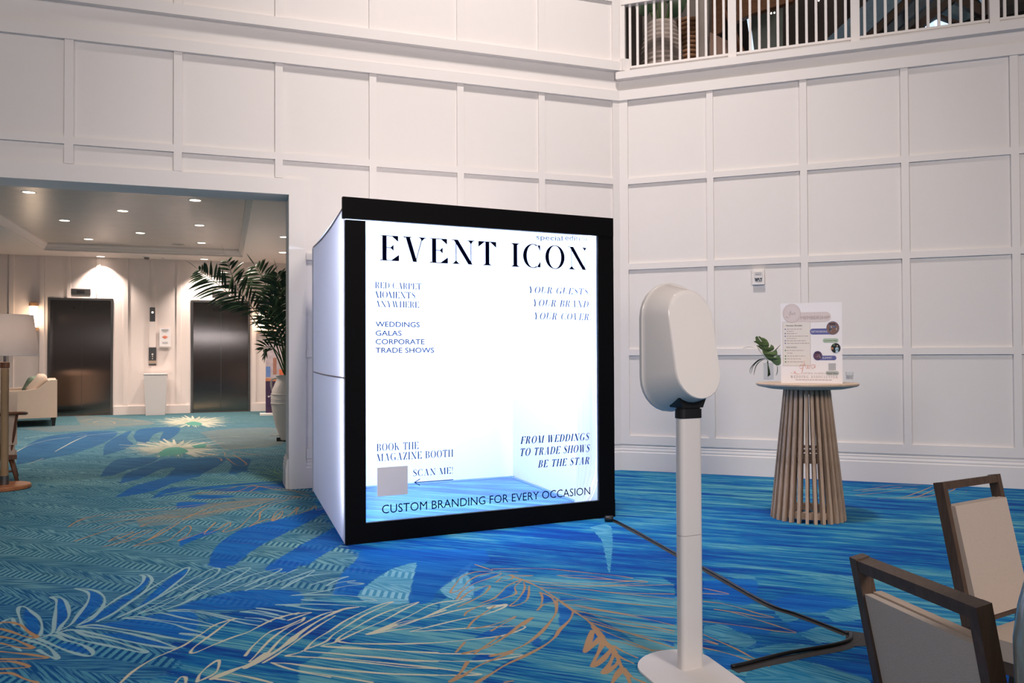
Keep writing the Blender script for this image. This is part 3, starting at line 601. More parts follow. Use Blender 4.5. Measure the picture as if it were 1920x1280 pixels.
gbeam(((1560, 95), (1690, -25)), 3.2, .34, M_beam); gbeam(((1585, 100), (1705, -15)), 3.25, .26, M_dbeam)
gbeam(((1690, 75), (1800, -12)), 3.3, .10, M_dbeam); gbeam(((1795, -2), (1870, 38)), 3.3, .13, M_dbeam)
gbeam(((1660, 62), (1755, -18)), 3.6, .16, new_mat('pale_blue_beam', (.12, .16, .20), .6, var=.3))
gbeam(((1756, 30), (1800, 46)), 3.5, .04, M_dbeam); gbeam(((1858, 30), (1960, 4)), 3.0, .12, M_blackplastic)
gbeam(((1718, -20), (1718, 60)), 3.1, .03, M_dbeam); gbeam(((1850, -20), (1850, 30)), 3.1, .03, M_dbeam)
for i, (x, y) in enumerate(((1446, 25), (1452, 24), (1535, 1))):
    p = bpt(x, y, 3.4); o = obj('pendant_bulb', lathe(BM(), [(.005, -.012), (.011, -.005), (.012, .004), (.007, .012)], 12), M_lens, label=('small glowing bulb, left one of the close pair behind the railing' if i == 0 else 'small glowing bulb, right one of the close pair behind the railing' if i == 1 else 'small glowing bulb alone at the top edge, right of the pair'), cat='lamp', smooth=True)
    o.location = Bm @ p
def gthing(px0, px1, off): return bpt(*px0, off), bpt(*px1, off)
# grey ribbed planter with bird-of-paradise leaves
a = bpt(1241, 128, .62); base = Bm @ Vector((a.x, .62, 4.83)); pw = (bpt(1281, 80, .62).x-bpt(1203, 80, .62).x)/2
pl = empty('ribbed_planter', base, 0, 'large grey ribbed stone planter behind the balcony railing', 'planter')
prof = [(pw*.78, 0)]
H_ = bpt(1241, 46, .62).z-4.83
for i in range(27):
    t = i/26; r = pw*(.80+.28*math.sin(PI*min(1, t*1.05))**.8*.9)*(1-.12*t) + (.003 if i % 2 else -.003); prof.append((min(r, pw*1.02) if not i % 2 else min(r, pw*1.02)+.006, t*H_))
prof += [(pw*.66, H_+.01), (pw*.60, H_-.03)]
M_stone = new_mat('weathered_stone', (.30, .25, .22), .85, bump=.8, bscale=25, var=.3, vscale=15)
smooth_by_angle(obj('pot', lathe(BM(), prof, 40), M_stone, pl), 20)
def leaf_blade(bm, base, tip, width, side=None, bend=.0, n=8, droop=0., fold=.15):
    base = Vector(base); tip = Vector(tip); d = tip-base; L_ = d.length; t = d.normalized()
    s = Vector(side).normalized() if side is not None else t.cross(Vector((0, 0, 1))).normalized()
    s = (s-t*s.dot(t)).normalized(); nrm = s.cross(t).normalized(); rows = []
    for i in range(n+1):
        k = i/n; wv = width*math.sin(PI*min(1, k*1.0+.02))**.7*(1-.25*k) if 0 < i < n else width*.04
        c = base+d*k+nrm*bend*L_*math.sin(PI*k)-Vector((0, 0, 1))*droop*L_*k*k
        rows.append([bm.verts.new(c-s*wv/2+nrm*fold*wv/2), bm.verts.new(c), bm.verts.new(c+s*wv/2+nrm*fold*wv/2)])
    for a, b in zip(rows, rows[1:]):
        for j in (0, 1): bm.faces.new((a[j], a[j+1], b[j+1], b[j]))
    return bm
bp_ = empty('bird_of_paradise_plant', base+Vector((0, 0, H_-.05)), 0, 'dark broad-leaved plant growing in the grey ribbed planter', 'plant')
cc = Vector((-base.x, -base.y, 0)).normalized(); lat = Vector((-cc.y, cc.x, 0)) if -cc.y > 0 else Vector((cc.y, -cc.x, 0))
for dx, dz, wv, h0, h1 in ((-.25, .12, .22, .10, .42), (-.13, .0, .18, .14, .60), (.20, .0, .24, .06, .36), (.10, .2, .20, .25, .75), (-.05, .2, .2, .3, .8), (.30, .2, .22, .2, .55)):
    bm = BM(); leaf_blade(bm, lat*dx*.75+Vector((0, 0, h0+.06)), lat*dx*1.25+Vector((0, 0, h1+.1))+cc*.1, wv, side=lat+Vector((0, 0, .2)), bend=.08)
    obj('leaf', bm, M_green, bp_, smooth=True)
for dx, hh in ((-.20, .30), (-.10, .45), (.12, .28), (.02, .6), (.06, .6), (-.04, .62), (.2, .4)):
    obj('stem', tube(BM(), [(lat.x*dx*.2, lat.y*dx*.2, 0), (lat.x*dx*.6, lat.y*dx*.6, hh*.6), (lat.x*dx, lat.y*dx, hh+.1)], .014, 6), M_stem, bp_)
# woven wooden screen leaning beside the planter
v = [bpt(x, y, .95) for x, y in ((1272, 120), (1306, 112), (1306, 30), (1272, 45))]
sc_ = empty('woven_wood_screen', Bm @ Vector((v[0].x, .95, 4.83)), AB, 'brown woven wood screen right of the ribbed planter', 'screen')
wd_ = v[1].x-v[0].x; ht_ = v[2].z-4.83
M_weave = wood('woven_wood', (.33, .17, .09), (.20, .10, .05), .6, axis=0)
for i in range(16): obj('slat', tube(BM(), [(0, 0, .02+i*ht_/16), (wd_*.5, -.015, .04+i*ht_/16), (wd_, 0, .02+i*ht_/16)], .03, 6), M_weave, sc_, smooth=True)
obj('frame', box(box(BM(), -.02, .02, .0, .05, 0, ht_), wd_-.02, wd_+.02, 0, .05, 0, ht_), M_weave, sc_)
# round column, tan cabinet and dark draped chair shapes behind the railing
v = [bpt(x, y, 1.5) for x, y in ((1307, 120), (1330, 115))]
r_ = (v[1].x-v[0].x)/2
tag(place(obj('column', lathe(BM(), [(r_*1.25, 4.83), (r_*1.25, 4.95), (r_, 4.98), (r_, 6.6)], 24, M=Matrix.Translation(((v[0].x+v[1].x)/2, 1.5, 0))), M_gwhite), C0, AB), kind='structure')
v = [bpt(x, y, 1.3) for x, y in ((1331, 110), (1364, 104), (1364, 76), (1331, 60))]
cb = tag(place(obj('counter', prism(BM(), [(p.x, max(p.z, 4.83)) for p in v[:2]]+[(p.x, p.z) for p in v[2:]], 1.3, 1.7), new_mat('tan_wood', (.30, .19, .14), .6, var=.1)), C0, AB), 'low tan sloping counter between the column and first railing post', 'counter')
v = [bpt(x, y, 1.2) for x, y in ((1381, 100), (1396, 96), (1396, 84), (1381, 78))]
gpanel('trim_4', M_soffit, [(1334, 70), (1352, 60), (1362, 10), (1362, -60), (1334, -60)], 2.2, kind='structure')
ch_ = empty('draped_frame_chair', Bm @ Vector((bpt(1386, 90, 1.0).x, 1.0, 4.83)), AB, 'dark curved-back chair right of the first railing post', 'chair')
obj('back', tube(BM(), [(-.18, 0, 1.0), (-.05, 0, .72), (.02, 0, .45), (.05, .1, .10), (.05, .1, 0.)], .045, 8, flat=.6), M_walnut, ch_, smooth=True)
obj('seat', box(BM(), -.02, .20, -.2, .2, .24, .32), M_walnut, ch_, bevel=.02)
for q in (-.15, .15): obj('leg', box(BM(), .14, .18, q-.02, q+.02, 0, .26), M_walnut, ch_)
# ------------------------------------------------------------------ lobby beyond the opening
A3 = Matrix.Translation(C0) @ Matrix.Rotation(AA, 4, 'Z'); A3i = A3.inverted()
EO = 12.44; ZC = 3.735; ZT = ZC+.17
def apt(x, y, off): return A3i @ onplane(x, y, A3 @ Vector((0, off, 0)), A3.to_3x3() @ Vector((0, 1, 0)))
E1, E2, ET = (-8.41, -7.04), (-5.32, -3.935), 2.762
bm = BM(); box(bm, -14, E1[0], EO, EO+.3, 0, ZC); box(bm, E1[1], E2[0], EO, EO+.3, 0, ZC); box(bm, E2[1], 0, EO, EO+.3, 0, ZC)
box(bm, E1[0], E1[1], EO, EO+.3, ET, ZC); box(bm, E2[0], E2[1], EO, EO+.3, ET, ZC)
wb = place(obj('wall_back', bm, M_lwall, kind='structure'), C0, AA)
for u in (-10.9, -10.2, -9.145, -8.53, -6.77, -6.165, -5.595, -3.85, -3.45):
    obj('batten', box(BM(), u-.05, u+.05, EO-.022, EO, .2, ZC), M_lwall, wb, bevel=.003, segs=1)
for u in (-7.975, -7.355, -4.99, -4.4): obj('batten', box(BM(), u-.04, u+.04, EO-.022, EO, ET, ZC), M_lwall, wb, bevel=.003, segs=1)
for i, (a, b) in enumerate(((-14, E1[0]-.02), (E1[1]+.02, E2[0]-.02), (E2[1]+.02, 0))):
    place(obj('baseboard_back', box(BM(), a, b, EO-.035, EO, 0, .20), M_lwall, kind='structure', bevel=.006), C0, AA)
bm = BM(); box(bm, -2.6, -2.4, TW, EO+.3, 0, ZC)
place(obj('wall_lobby_right', bm, M_lwall, kind='structure'), C0, AA)
bm = BM(); box(bm, -14.2, -14, TW, EO+.3, 0, ZC)
place(obj('wall_lobby_left', bm, M_lwall, kind='structure'), C0, AA)
# ceiling with recessed tray
TU0, TU1, TN0, TN1 = -8.33, -4.11, 2.6, 11.40
M_lceil = new_mat('lobby_ceiling_border', (.82, .72, .67), .5, var=.01)
bm = BM()
for bx in ((-14, TU0, TW, EO), (TU1, -2.4, TW, EO), (TU0, TU1, TW, TN0), (TU0, TU1, TN1, EO)): box(bm, *bx, ZC, ZC+.3)
ce = place(obj('ceiling', bm, M_lceil, kind='structure'), C0, AA)
M_plank = new_mat('glossy_ceiling_plank', (.66, .57, .52), .30, spec=.6, var=.08, vscale=3, bump=.25, bscale=6)
tp = place(obj('ceiling_tray', box(BM(), TU0, TU1, TN0, TN1, ZT+.012, ZT+.05), M_plank, kind='structure'), C0, AA)
npk = 62; pk = (TN1-TN0)/npk
for i in range(npk): obj('plank', box(BM(), TU0, TU1, TN0+i*pk+.002, TN0+(i+1)*pk-.002, ZT, ZT+.012), M_plank, tp)
# crown moulding inside the tray
cr = [(0, 0), (.035, 0), (.035, .03), (.06, .05), (.08, .09), (.11, .13), (.115, .17), (0, .17)]
for nm, M in (('crown_moulding', Matrix.Translation((TU0, 0, ZC)) @ Matrix(((1, 0, 0, 0), (0, 1, 0, 0), (0, 0, 1, 0), (0, 0, 0, 1)))), ('crown_moulding', Matrix.Translation((TU1, 0, ZC)) @ Matrix.Diagonal((-1, 1, 1, 1)))):
    obj(nm, prism(BM(), cr, TN0, TN1, M), M_lceil, tp)
obj('crown_moulding', prism(BM(), cr, TU0, TU1, Matrix.Translation((0, TN1, ZC)) @ Matrix.Rotation(-PI/2, 4, 'Z')@ Matrix.Translation((0, 0, 0))), M_lceil, tp)
# recessed downlights
dl_pos = [((54, 360), ZT, 'nearest the left edge at the front of the tray'), ((230, 395), ZT, 'middle column, front one'), ((366, 375), ZT, 'right column, nearest the opening'),
          ((121, 413), ZT, 'left column, second from the front'), ((263, 436.5), ZT, 'middle column, rear one'), ((374, 422), ZT, 'right column, second from the front'),
          ((166, 448), ZT, 'left column, rearmost in the tray'), ((378, 455), ZT, 'right column, rearmost in the tray'),
          ((189, 480.6), ZC, 'outside the tray before the left lift'), ((383, 485.6), ZC, 'outside the tray before the right lift'),
          ((530, 473), ZC, 'in the right ceiling border above the palm'), ((533, 444), ZC, 'in the right ceiling border, cut by the jamb')]
first = None
M_ring = new_mat('downlight_ring', (.7, .66, .62), .4, var=.01)
for (px, z, where) in dl_pos:
    p = fl(*px, z)
    if first is None:
        d = first = empty('downlight', p, 0); 
        obj('trim_ring', lathe(BM(), [(.085, -.006), (.105, -.004), (.108, 0), (.085, 0)], 28, capb=False, capt=False), M_ring, d)
        obj('lens', lathe(BM(), [(.084, -.004), (.084, -.001)], 28), M_lens, d)
    else: d = copy_tree(first)
    d.location = p; tag(d, 'round recessed ceiling downlight, '+where, 'downlight', 'recessed downlights in the lobby ceiling')
    near_wall = z == ZC and px[0] < 400
    light('downlight_beam', 'SPOT', p-Vector((0, 0, .02)), 480 if near_wall else 330, (1, .83, .72), target=p-Vector((0, 0, 1)), spot_size=math.radians(105 if near_wall else 120), spot_blend=.7, shadow_soft_size=.07)
for u in (-7.3, -4.9): # wall washers before the lifts, at the place of the two border downlights
    pass
d = empty('ceiling_speaker', fl(334, 458, ZT), 0, 'round grey ceiling speaker at the back of the tray', 'speaker')
obj('grille', lathe(BM(), [(.12, -.006), (.14, -.003), (.14, 0)], 28), new_mat('grey_grille', (.35, .32, .30), .6, var=.2, vscale=80), d)
d = empty('smoke_detector', fl(275, 481, ZC), 0, 'small smoke detector on the ceiling border between the lifts', 'smoke detector')
obj('base', lathe(BM(), [(.075, -.02), (.08, 0)], 20), M_trim, d); obj('cap', lathe(BM(), [(.03, -.075), (.05, -.06), (.055, -.02)], 20), M_darksteel, d)
d = empty('sprinkler_head', fl(306, 483.5, ZC), 0, 'tiny round sprinkler plate on the ceiling border', 'sprinkler')
obj('plate', lathe(BM(), [(.035, -.012), (.04, 0)], 16), M_ring, d)
# lift doors
M_lift = new_mat('lift_door_steel', (.24, .19, .165), .16, metal=1.)
nt = M_lift.node_tree; b_ = nt.nodes['Principled BSDF']; b_.inputs['Anisotropic'].default_value = .9; _tg = nt.nodes.new('ShaderNodeTangent'); _tg.direction_type = 'UV_MAP'; nt.links.new(_tg.outputs[0], b_.inputs['Tangent'])
def add_uv(o):
    uvl = o.data.uv_layers.new(name='UVMap')
    for l in o.data.loops: c = o.data.vertices[l.vertex_index].co; uvl.data[l.index].uv = (c.x, c.z)

for k, (a, b) in enumerate((E1, E2)):
    dr = empty('door_%d' % (k+1), A3 @ Vector(((a+b)/2, EO, 0)), AA, kind='structure')
    w2 = (b-a)/2
    fr = BM(); box(fr, -w2, -w2+.05, -.02, .22, 0, ET); box(fr, w2-.05, w2, -.02, .22, 0, ET); box(fr, -w2+.05, w2-.05, -.02, .22, ET-.05, ET)
    obj('frame', fr, M_darksteel, dr, bevel=.003)
    for s in (-1, 1):
        pnl = obj('door_panel', box(BM(), min(s*.003, s*(w2-.05)), max(s*.003, s*(w2-.05)), .14, .18, .01, ET-.05), M_lift, dr); add_uv(pnl)
        if s < 0: obj('key_hole', lathe(BM(), [(.014, 0), (.014, .004)], 12, M=Matrix.Translation((-.17, .14, ET-.22)) @ Matrix.Rotation(PI/2, 4, 'X')), M_blackplastic, dr)
    obj('sill', box(BM(), -w2, w2, -.0, .22, .0, .008), M_darksteel, dr)
def wall_plate(px, name, label, cat, mat, th=.012, off=EO-.022):
    p0 = apt(*px[0], off); p1 = apt(*px[1], off)
    r = empty(name, A3 @ Vector(((p0.x+p1.x)/2, off, min(p0.z, p1.z))), AA, label, cat)
    w_, h_ = abs(p1.x-p0.x), abs(p1.z-p0.z)
    obj('plate', box(BM(), -w_/2, w_/2, -th, .0, 0, h_), mat, r, bevel=.002)
    return r, w_, h_
for px, lb in ((((133, 541), (170, 553)), 'steel floor indicator above the left lift'), (((398, 546), (430, 557)), 'steel floor indicator above the right lift')):
    r, w_, h_ = wall_plate(px, 'floor_indicator', lb, 'indicator', M_darksteel, off=EO)
    obj('display', box(BM(), -w_*.2, w_*.2, -.015, -.0121, h_*.25, h_*.75), M_blackplastic, r)
r, w_, h_ = wall_plate(((281, 576), (291, 603)), 'hall_lantern_plate', 'steel lift lantern plate with a round light between the lifts', 'plate', M_darksteel)
obj('light', lathe(BM(), [(.028, 0), (.026, .01)], 16, M=Matrix.Translation((0, -.012, h_*.65)) @ Matrix.Rotation(PI/2, 4, 'X')), new_mat('white_lens', (.8, .78, .75), .3, emit=(1, .9, .8), estr=.6), r)
r, w_, h_ = wall_plate(((279, 651), (293, 685)), 'call_button_plate', 'steel lift call button plate above the white pedestal', 'plate', M_darksteel)
for zz in (.62, .5, .38): obj('button', lathe(BM(), [(.022 if zz == .62 else .013, 0), (.02 if zz == .62 else .011, .008)], 14, M=Matrix.Translation((0, -.012, h_*zz)) @ Matrix.Rotation(PI/2, 4, 'X')), M_ring, r)
obj('strip', box(BM(), -w_*.5, w_*.5, -.018, -.0121, h_*.10, h_*.27), new_mat('brass_strip', (.55, .42, .32), .4, metal=.6), r)
obj('conduit_cover', box(BM(), -.075, .075, -.014, .0, h_+.0, h_+.62), M_lwall, r, bevel=.004)
r, w_, h_ = wall_plate(((299, 615), (320, 649)), 'wall_notice', 'small white framed notice with an orange flower mark between the lifts', 'sign', M_paper, th=.02)
M_or = new_mat('orange_print', (.75, .16, .05), .6); M_greyp = new_mat('grey_print', (.35, .33, .33), .6)
for k in range(5):
    a = math.radians(-60+30*k)
    prism_pts = [(.0, h_*.42), (math.sin(a-.2)*.05, h_*.42+math.cos(a-.2)*.05+.01), (math.sin(a)*.085, h_*.42+math.cos(a)*.085+.01), (math.sin(a+.2)*.05, h_*.42+math.cos(a+.2)*.05+.01)]
    obj('flower_mark', prism(BM(), prism_pts, -.0225, -.0205), M_or, r)
for zz, ww in ((.92, .32), (.86, .30), (.80, .18), (.22, .26), (.16, .24)): obj('text_line', box(BM(), -w_*ww, w_*ww, -.0225, -.0205, h_*zz-.006, h_*zz+.006), M_greyp, r)
obj('ledge', box(BM(), -w_*.52, w_*.52, -.05, 0, -.03, -.012), M_ring, r)
# sconces
def sconce(px0, px1, label, first=None):
    p0 = apt(*px0, EO); p1 = apt(*px1, EO); h_ = p0.z-p1.z; w_ = .20
    r = empty('wall_sconce', A3 @ Vector(((p0.x+p1.x)/2, EO-.022, p1.z)), AA, label, 'wall lamp', 'lit wall sconces beside the lifts')
    obj('shade', lathe(BM(), [(.085, .07), (.085, h_-.07)], 24, M=Matrix.Translation((0, -.09, 0))), M_sconce, r, smooth=False)
    for z0 in (0, h_-.075): obj('end_cap', lathe(BM(), [(.095, z0), (.095, z0+.075)], 24, M=Matrix.Translation((0, -.09, 0))), new_mat('sconce_brass', (.42, .22, .10), .5, var=.1), r)
    obj('back_plate', box(BM(), -.05, .05, -.02, 0, .02, h_-.02), M_darksteel, r)
    light('sconce_glow', 'POINT', A3 @ Vector(((p0.x+p1.x)/2, EO-.30, p1.z+h_/2)), 9, (1, .72, .50), shadow_soft_size=.1)
sconce((58, 568), (72, 620), 'glowing cylinder wall sconce left of the left lift, above the sofa')
sconce((484, 583), (497, 625), 'glowing cylinder wall sconce right of the right lift, behind the palm fronds')
# pedestal
pp = (fl(266, 778)+fl(302, 778))/2
w_ = (apt(305, 700, EO-.4).x-apt(262, 700, EO-.4).x)/2; w0 = (apt(302, 778, EO-.4).x-apt(266, 778, EO-.4).x)/2; hp = upright(284, 702, pp).z
pb = BM(); t = [(-w0, 0), (w0, 0), (w_, hp), (-w_, hp)]
a = [pb.verts.new((x, -.15-(.05 if z else 0), z)) for x, z in t]; b = [pb.verts.new((x, .15+(.05 if z else 0), z)) for x, z in t]
pb.faces.new(a); pb.faces.new(b[::-1])
for i in range(4): pb.faces.new((a[i], b[i], b[(i+1) % 4], a[(i+1) % 4]))
ped = empty('tapered_pedestal', pp+Vector((.05, .12, 0)), AA, 'white tapered pedestal standing between the two lifts', 'pedestal')
M_pedw = new_mat('pedestal_white', (.62, .59, .59), .5, var=.01)
obj('body', pb, M_pedw, ped, bevel=.006); obj('top_slab', box(BM(), -w_-.012, w_+.012, -.212, .212, hp, hp+.02), M_pedw, ped, bevel=.004)

# ------------------------------------------------------------------ sofa, armchair, lamp at the left edge
sb = fl(107, 798); hS = upright(107, 712, sb).z
so = empty('beige_sofa', sb, math.radians(30.5), 'beige upholstered sofa with sloping arm left of the lift', 'sofa')
# local x: + to the right along the lift wall; the sofa faces left, its back stands at x = 0
zb = .17
arm = [(-.0, zb), (-.0, hS), (-.12, hS+.0), (-.20, hS-.05), (-.34, hS-.17), (-.55, hS-.20), (-1.0, hS-.21), (-1.0, zb)]
obj('arm', prism(BM(), arm, -.02, .16), M_sofa, so, bevel=.02); obj('arm', prism(BM(), arm, 1.7, 1.88), M_sofa, so, bevel=.02)
obj('backrest', box(BM(), -.16, -.005, .16, 1.7, zb, hS-.01), M_sofa, so, bevel=.03)
obj('seat_base', box(BM(), -.98, -.16, .165, 1.695, zb, .34), M_sofa, so, bevel=.02)
for y0 in (.17, .94): obj('seat_cushion', box(BM(), -1.0, -.18, y0, y0+.75, .345, .50), M_sofa, so, bevel=.04, segs=3)
obj('back_cushion', cushion(BM(), .50, .78, .24, M=Matrix.Translation((-.36, .52, hS-.11)) @ Matrix.Rotation(math.radians(-50), 4, 'Y')), M_sofa, so, smooth=True)
obj('back_cushion', cushion(BM(), .50, .74, .24, M=Matrix.Translation((-.36, 1.32, hS-.11)) @ Matrix.Rotation(math.radians(-50), 4, 'Y')), M_sofa, so, smooth=True)
for x, y in ((-.06, .05), (-.94, .05), (-.06, 1.8), (-.94, 1.8)):
    obj('leg', lathe(BM(), [(.035, 0), (.06, zb)], 4, M=Matrix.Translation((x, y, 0)) @ Matrix.Rotation(PI/4, 4, 'Z')), M_blackplastic, so)
M_pillow = new_mat('green_white_fabric', (.16, .22, .16), .9, var=.7, vscale=30, bump=1, bscale=60)
tag(obj('throw_pillow', cushion(BM(), .42, .42, .16, M=Matrix.Rotation(math.radians(-62), 4, 'Y')), M_pillow, smooth=True), 'green and white patterned throw pillow on the beige sofa', 'pillow').location = sb+Vector((-.62, .20, hS-.12))
# floor lamp
lb = fl(8, 916); ht = upright(8, 590, lb).z; hb = upright(8, 667, lb).z
px1 = (lb-Vector((0, 0, 0))).length/CF
la = empty('floor_lamp', lb, 0, 'floor lamp with white drum shade and rope-wrapped pole at the left edge', 'lamp')
obj('base', lathe(BM(), [(.24, 0), (.25, .01), (.25, .035), (.24, .045)], 40), M_orangewood, la, bevel=0)
obj('collar', lathe(BM(), [(.045, .045), (.045, .14)], 20), M_darksteel, la)
pr = [(.040, .14)]; 
for i in range(70): z = .14+(hb-.14-.14)*i/69; pr += [(.036, z), (.040, z+.006)]
obj('pole', lathe(BM(), pr, 18), M_rattan, la, smooth=True)
obj('cap', lathe(BM(), [(.042, hb-.13), (.045, hb-.12), (.045, hb-.07), (.030, hb-.065)], 18), M_walnut, la)
obj('rod', lathe(BM(), [(.014, hb-.065), (.014, hb+.14)], 12), M_darksteel, la)
RB = .315; RTp = .262
sh = BM(); lathe(sh, [(RB, hb), (RTp, ht), (RTp-.006, ht), (RB-.006, hb)], 56, capb=False, capt=False)
M_shade.node_tree.nodes['Principled BSDF'].inputs['Specular IOR Level'].default_value = .1
_n = M_shade.node_tree; _tl = _n.nodes.new('ShaderNodeBsdfTranslucent'); _tl.inputs[0].default_value = (.85, .76, .70, 1); _mx = _n.nodes.new('ShaderNodeMixShader'); _mx.inputs[0].default_value = .35
_n.links.new(_n.nodes['Principled BSDF'].outputs[0], _mx.inputs[1]); _n.links.new(_tl.outputs[0], _mx.inputs[2]); _n.links.new(_mx.outputs[0], _n.nodes['Material Output'].inputs[0])
light('lamp_bulb_light', 'POINT', lb+Vector((0, 0, (hb+ht)/2)), 9, (1, .86, .76), shadow_soft_size=.08)
obj('bulb', lathe(BM(), [(.012, hb+.14), (.03, hb+.18), (.03, hb+.22), (.01, hb+.25)], 16), M_ring, la)
obj('shade', sh, M_shade, la, smooth=False); obj('shade_ring', tube(BM(), [(RB*math.cos(k*PI/20), RB*math.sin(k*PI/20), hb+.004) for k in range(41)], .004, 6, cap=False), M_trim, la)
for p in la.children:
    if p.name.startswith(('shade', 'base')): smooth_by_angle(p, 35)
# windsor style armchair seen from behind
cbse = fl(34, 903); c0 = upright(45, 770, cbse)
ac = empty('spindle_armchair', Vector((c0.x-.262, c0.y-.27, 0)), math.radians(32), 'dark wooden spindle-back armchair with beige cushions behind the floor lamp', 'chair')
zr = c0.z-.02
obj('top_rail', tube(BM(), catmull([(-.38, .12, zr-.01), (-.31, .0, zr-.0), (0, -.07, zr), (.31, .0, zr), (.38, .12, zr-.01)], 6), .028, 8, flat=.7), M_walnut, ac, smooth=True)
for x, y in ((-.30, .02), (-.18, -.04), (-.06, -.065), (.06, -.065), (.18, -.04), (.30, .02)):
    obj('spindle', tube(BM(), [(x*.80, y+.06, .30), (x, y, zr)], .014, 8), M_walnut, ac)
obj('seat_frame', box(BM(), -.30, .30, .02, .60, .26, .31), M_walnut, ac, bevel=.02)
for x, y in ((-.24, .07), (.24, .07), (-.24, .54), (.24, .54)):
    obj('leg', tube(BM(), [(x*1.28, y+(-.07 if y < .3 else .05), 0), (x, y, .27)], [.018, .026], 10), M_walnut, ac, smooth=True)
obj('stretcher', tube(BM(), [(-.27, .04, .13), (.27, .04, .13)], .012, 8), M_walnut, ac)
obj('seat_cushion', box(BM(), -.28, .28, .06, .60, .31, .42), M_sofa, ac, bevel=.04, segs=3)
obj('back_cushion', box(BM(), -.30, .30, .05, .21, .42, zr+.22), M_sofa, ac, bevel=.065, segs=4)
for p in ac.children:
    if 'cushion' in p.name: smooth_by_angle(p, 60)

# ------------------------------------------------------------------ urn with palm, banner stand
ub = fl(538, 826); kp = (ub).length/CF
ur = empty('white_urn', ub+Vector((0, 0, .0)), 0, 'tall white ceramic urn with loop handle beside the opening jamb', 'urn')
zt_ = upright(538, 703, ub).z
def uz(y): return upright(538, y, ub).z
rs = [(.11, uz(822)), (.13, uz(815)), (.19, uz(795)), (.235, uz(770)), (.252, uz(755)), (.255, uz(745)), (.235, uz(730)), (.19, uz(718)), (.165, uz(712)), (.165, uz(706)), (.185, uz(704)), (.185, zt_), (.15, zt_), (.14, uz(712))]
smooth_by_angle(obj('body', lathe(BM(), rs, 40, capt=False), M_ceramic, ur), 35)
for s in (-1, 1): obj('handle', tube(BM(), catmull([(s*.165, 0, uz(709)), (s*.235, 0, uz(710)), (s*.262, 0, uz(718)), (s*.25, 0, uz(728)), (s*.225, 0, uz(734))], 6), .017, 8), M_ceramic, ur, smooth=True)
obj('band', lathe(BM(), [(.2545, uz(757)), (.259, uz(755)), (.2545, uz(753))], 40, capb=False, capt=False), M_ceramic, ur)
for y in (747, 738): obj('band', lathe(BM(), [(.249, uz(y+1)), (.258, uz(y)), (.249, uz(y-1))], 40, capb=False, capt=False), M_ceramic, ur)
st = empty('urn_stand', ub, 0, 'low metal stand with black feet under the white urn', 'stand')
for a in (200, 320, 80): 
    A_ = math.radians(a); c, s = math.cos(A_), math.sin(A_)
    obj('leg', tube(BM(), [(c*.08, s*.08, uz(822)-.012), (c*.12, s*.12, .06)], .016, 8), M_ring, st); obj('foot', box(BM(), c*.12-.035, c*.12+.035, s*.12-.035, s*.12+.035, 0, .06), M_blackplastic, st, bevel=.01)
obj('ring', lathe(BM(), [(.11, uz(822)-.016), (.12, uz(822)-.003), (.03, uz(822)-.003)], 24), M_ring, st)
obj('cross_bar', tube(BM(), [(-.24, -.10, .10), (0, -.06, .10)], .010, 6), M_ring, st)
# areca palm
soil = ub+Vector((0, 0, zt_-.10))
pa = empty('areca_palm', soil, 0, 'dark green palm with arching feathery fronds in the white urn', 'plant')
def frond(px_pts, depth_off, nleaf, lw, ll, seed, bare=.45):
    rr = random.Random(seed); d = FW.dot(soil-Vector((0, 0, CH)))
    P = [atdepth(x, y, d+depth_off*k/(len(px_pts)-1))-soil for k, (x, y) in enumerate(px_pts)]
    P = [Vector(p) for p in catmull(P, 5)]
    st_ = obj('stem', tube(BM(), P, [.013*(1-.75*i/len(P)) for i in range(len(P))], 6), M_stem, pa)
    lb_ = BM(); n = len(P)
    for i in range(nleaf):
        t = bare+(1-bare)*(i+.3)/nleaf; f = t*(n-1); k = min(n-2, int(f)); q = P[k].lerp(P[k+1], f-k); T = (P[k+1]-P[k]).normalized()
        L_ = ll*math.sin(PI*(.18+.80*(t-bare)/(1-bare)))**.7
        side = T.cross(Vector((0, -1, .1))).normalized()
        for s in (-1, 1):
            dr = (T*.65+side*s*.8+Vector((rr.uniform(-.1, .1), rr.uniform(-.25, .25), rr.uniform(-.12, .08)))).normalized()
            leaf_blade(lb_, q, q+dr*L_*rr.uniform(.85, 1.1), lw, side=Vector((0, -1, 0)).cross(dr)+Vector((0, rr.uniform(-.5, .5), 0)), n=4, droop=.25, fold=.3)
    leaf_blade(lb_, P[-1], P[-1]+(P[-1]-P[-3]).normalized()*ll*.6, lw, n=4)
    obj('frond', lb_, M_green, pa)
frond([(534, 703), (505, 640), (455, 575), (405, 530), (372, 505)], -.5, 17, .046, .42, 1, bare=.5)
frond([(536, 703), (515, 640), (480, 585), (447, 545), (425, 486)], -.2, 16, .05, .46, 2, bare=.5)
frond([(537, 703), (524, 620), (508, 560), (492, 520), (478, 498)], .2, 15, .05, .46, 3, bare=.35)
frond([(538, 703), (532, 620), (527, 560), (524, 530), (520, 512)], .0, 17, .05, .42, 4, bare=.30)
frond([(537, 703), (528, 660), (516, 630), (505, 600), (488, 590)], -.3, 12, .045, .35, 5, bare=.35)
frond([(537, 703), (526, 672), (512, 652), (500, 650), (492, 655)], -.3, 7, .04, .24, 6, bare=.45)
frond([(538, 703), (545, 640), (548, 580), (552, 540), (560, 500)], .3, 14, .05, .42, 7, bare=.3)
frond([(537, 703), (530, 650), (520, 600), (522, 560), (540, 530)], -.1, 16, .05, .40, 8, bare=.3)
frond([(536, 703), (520, 650), (508, 600), (505, 560), (515, 540)], .15, 14, .05, .38, 9, bare=.35)
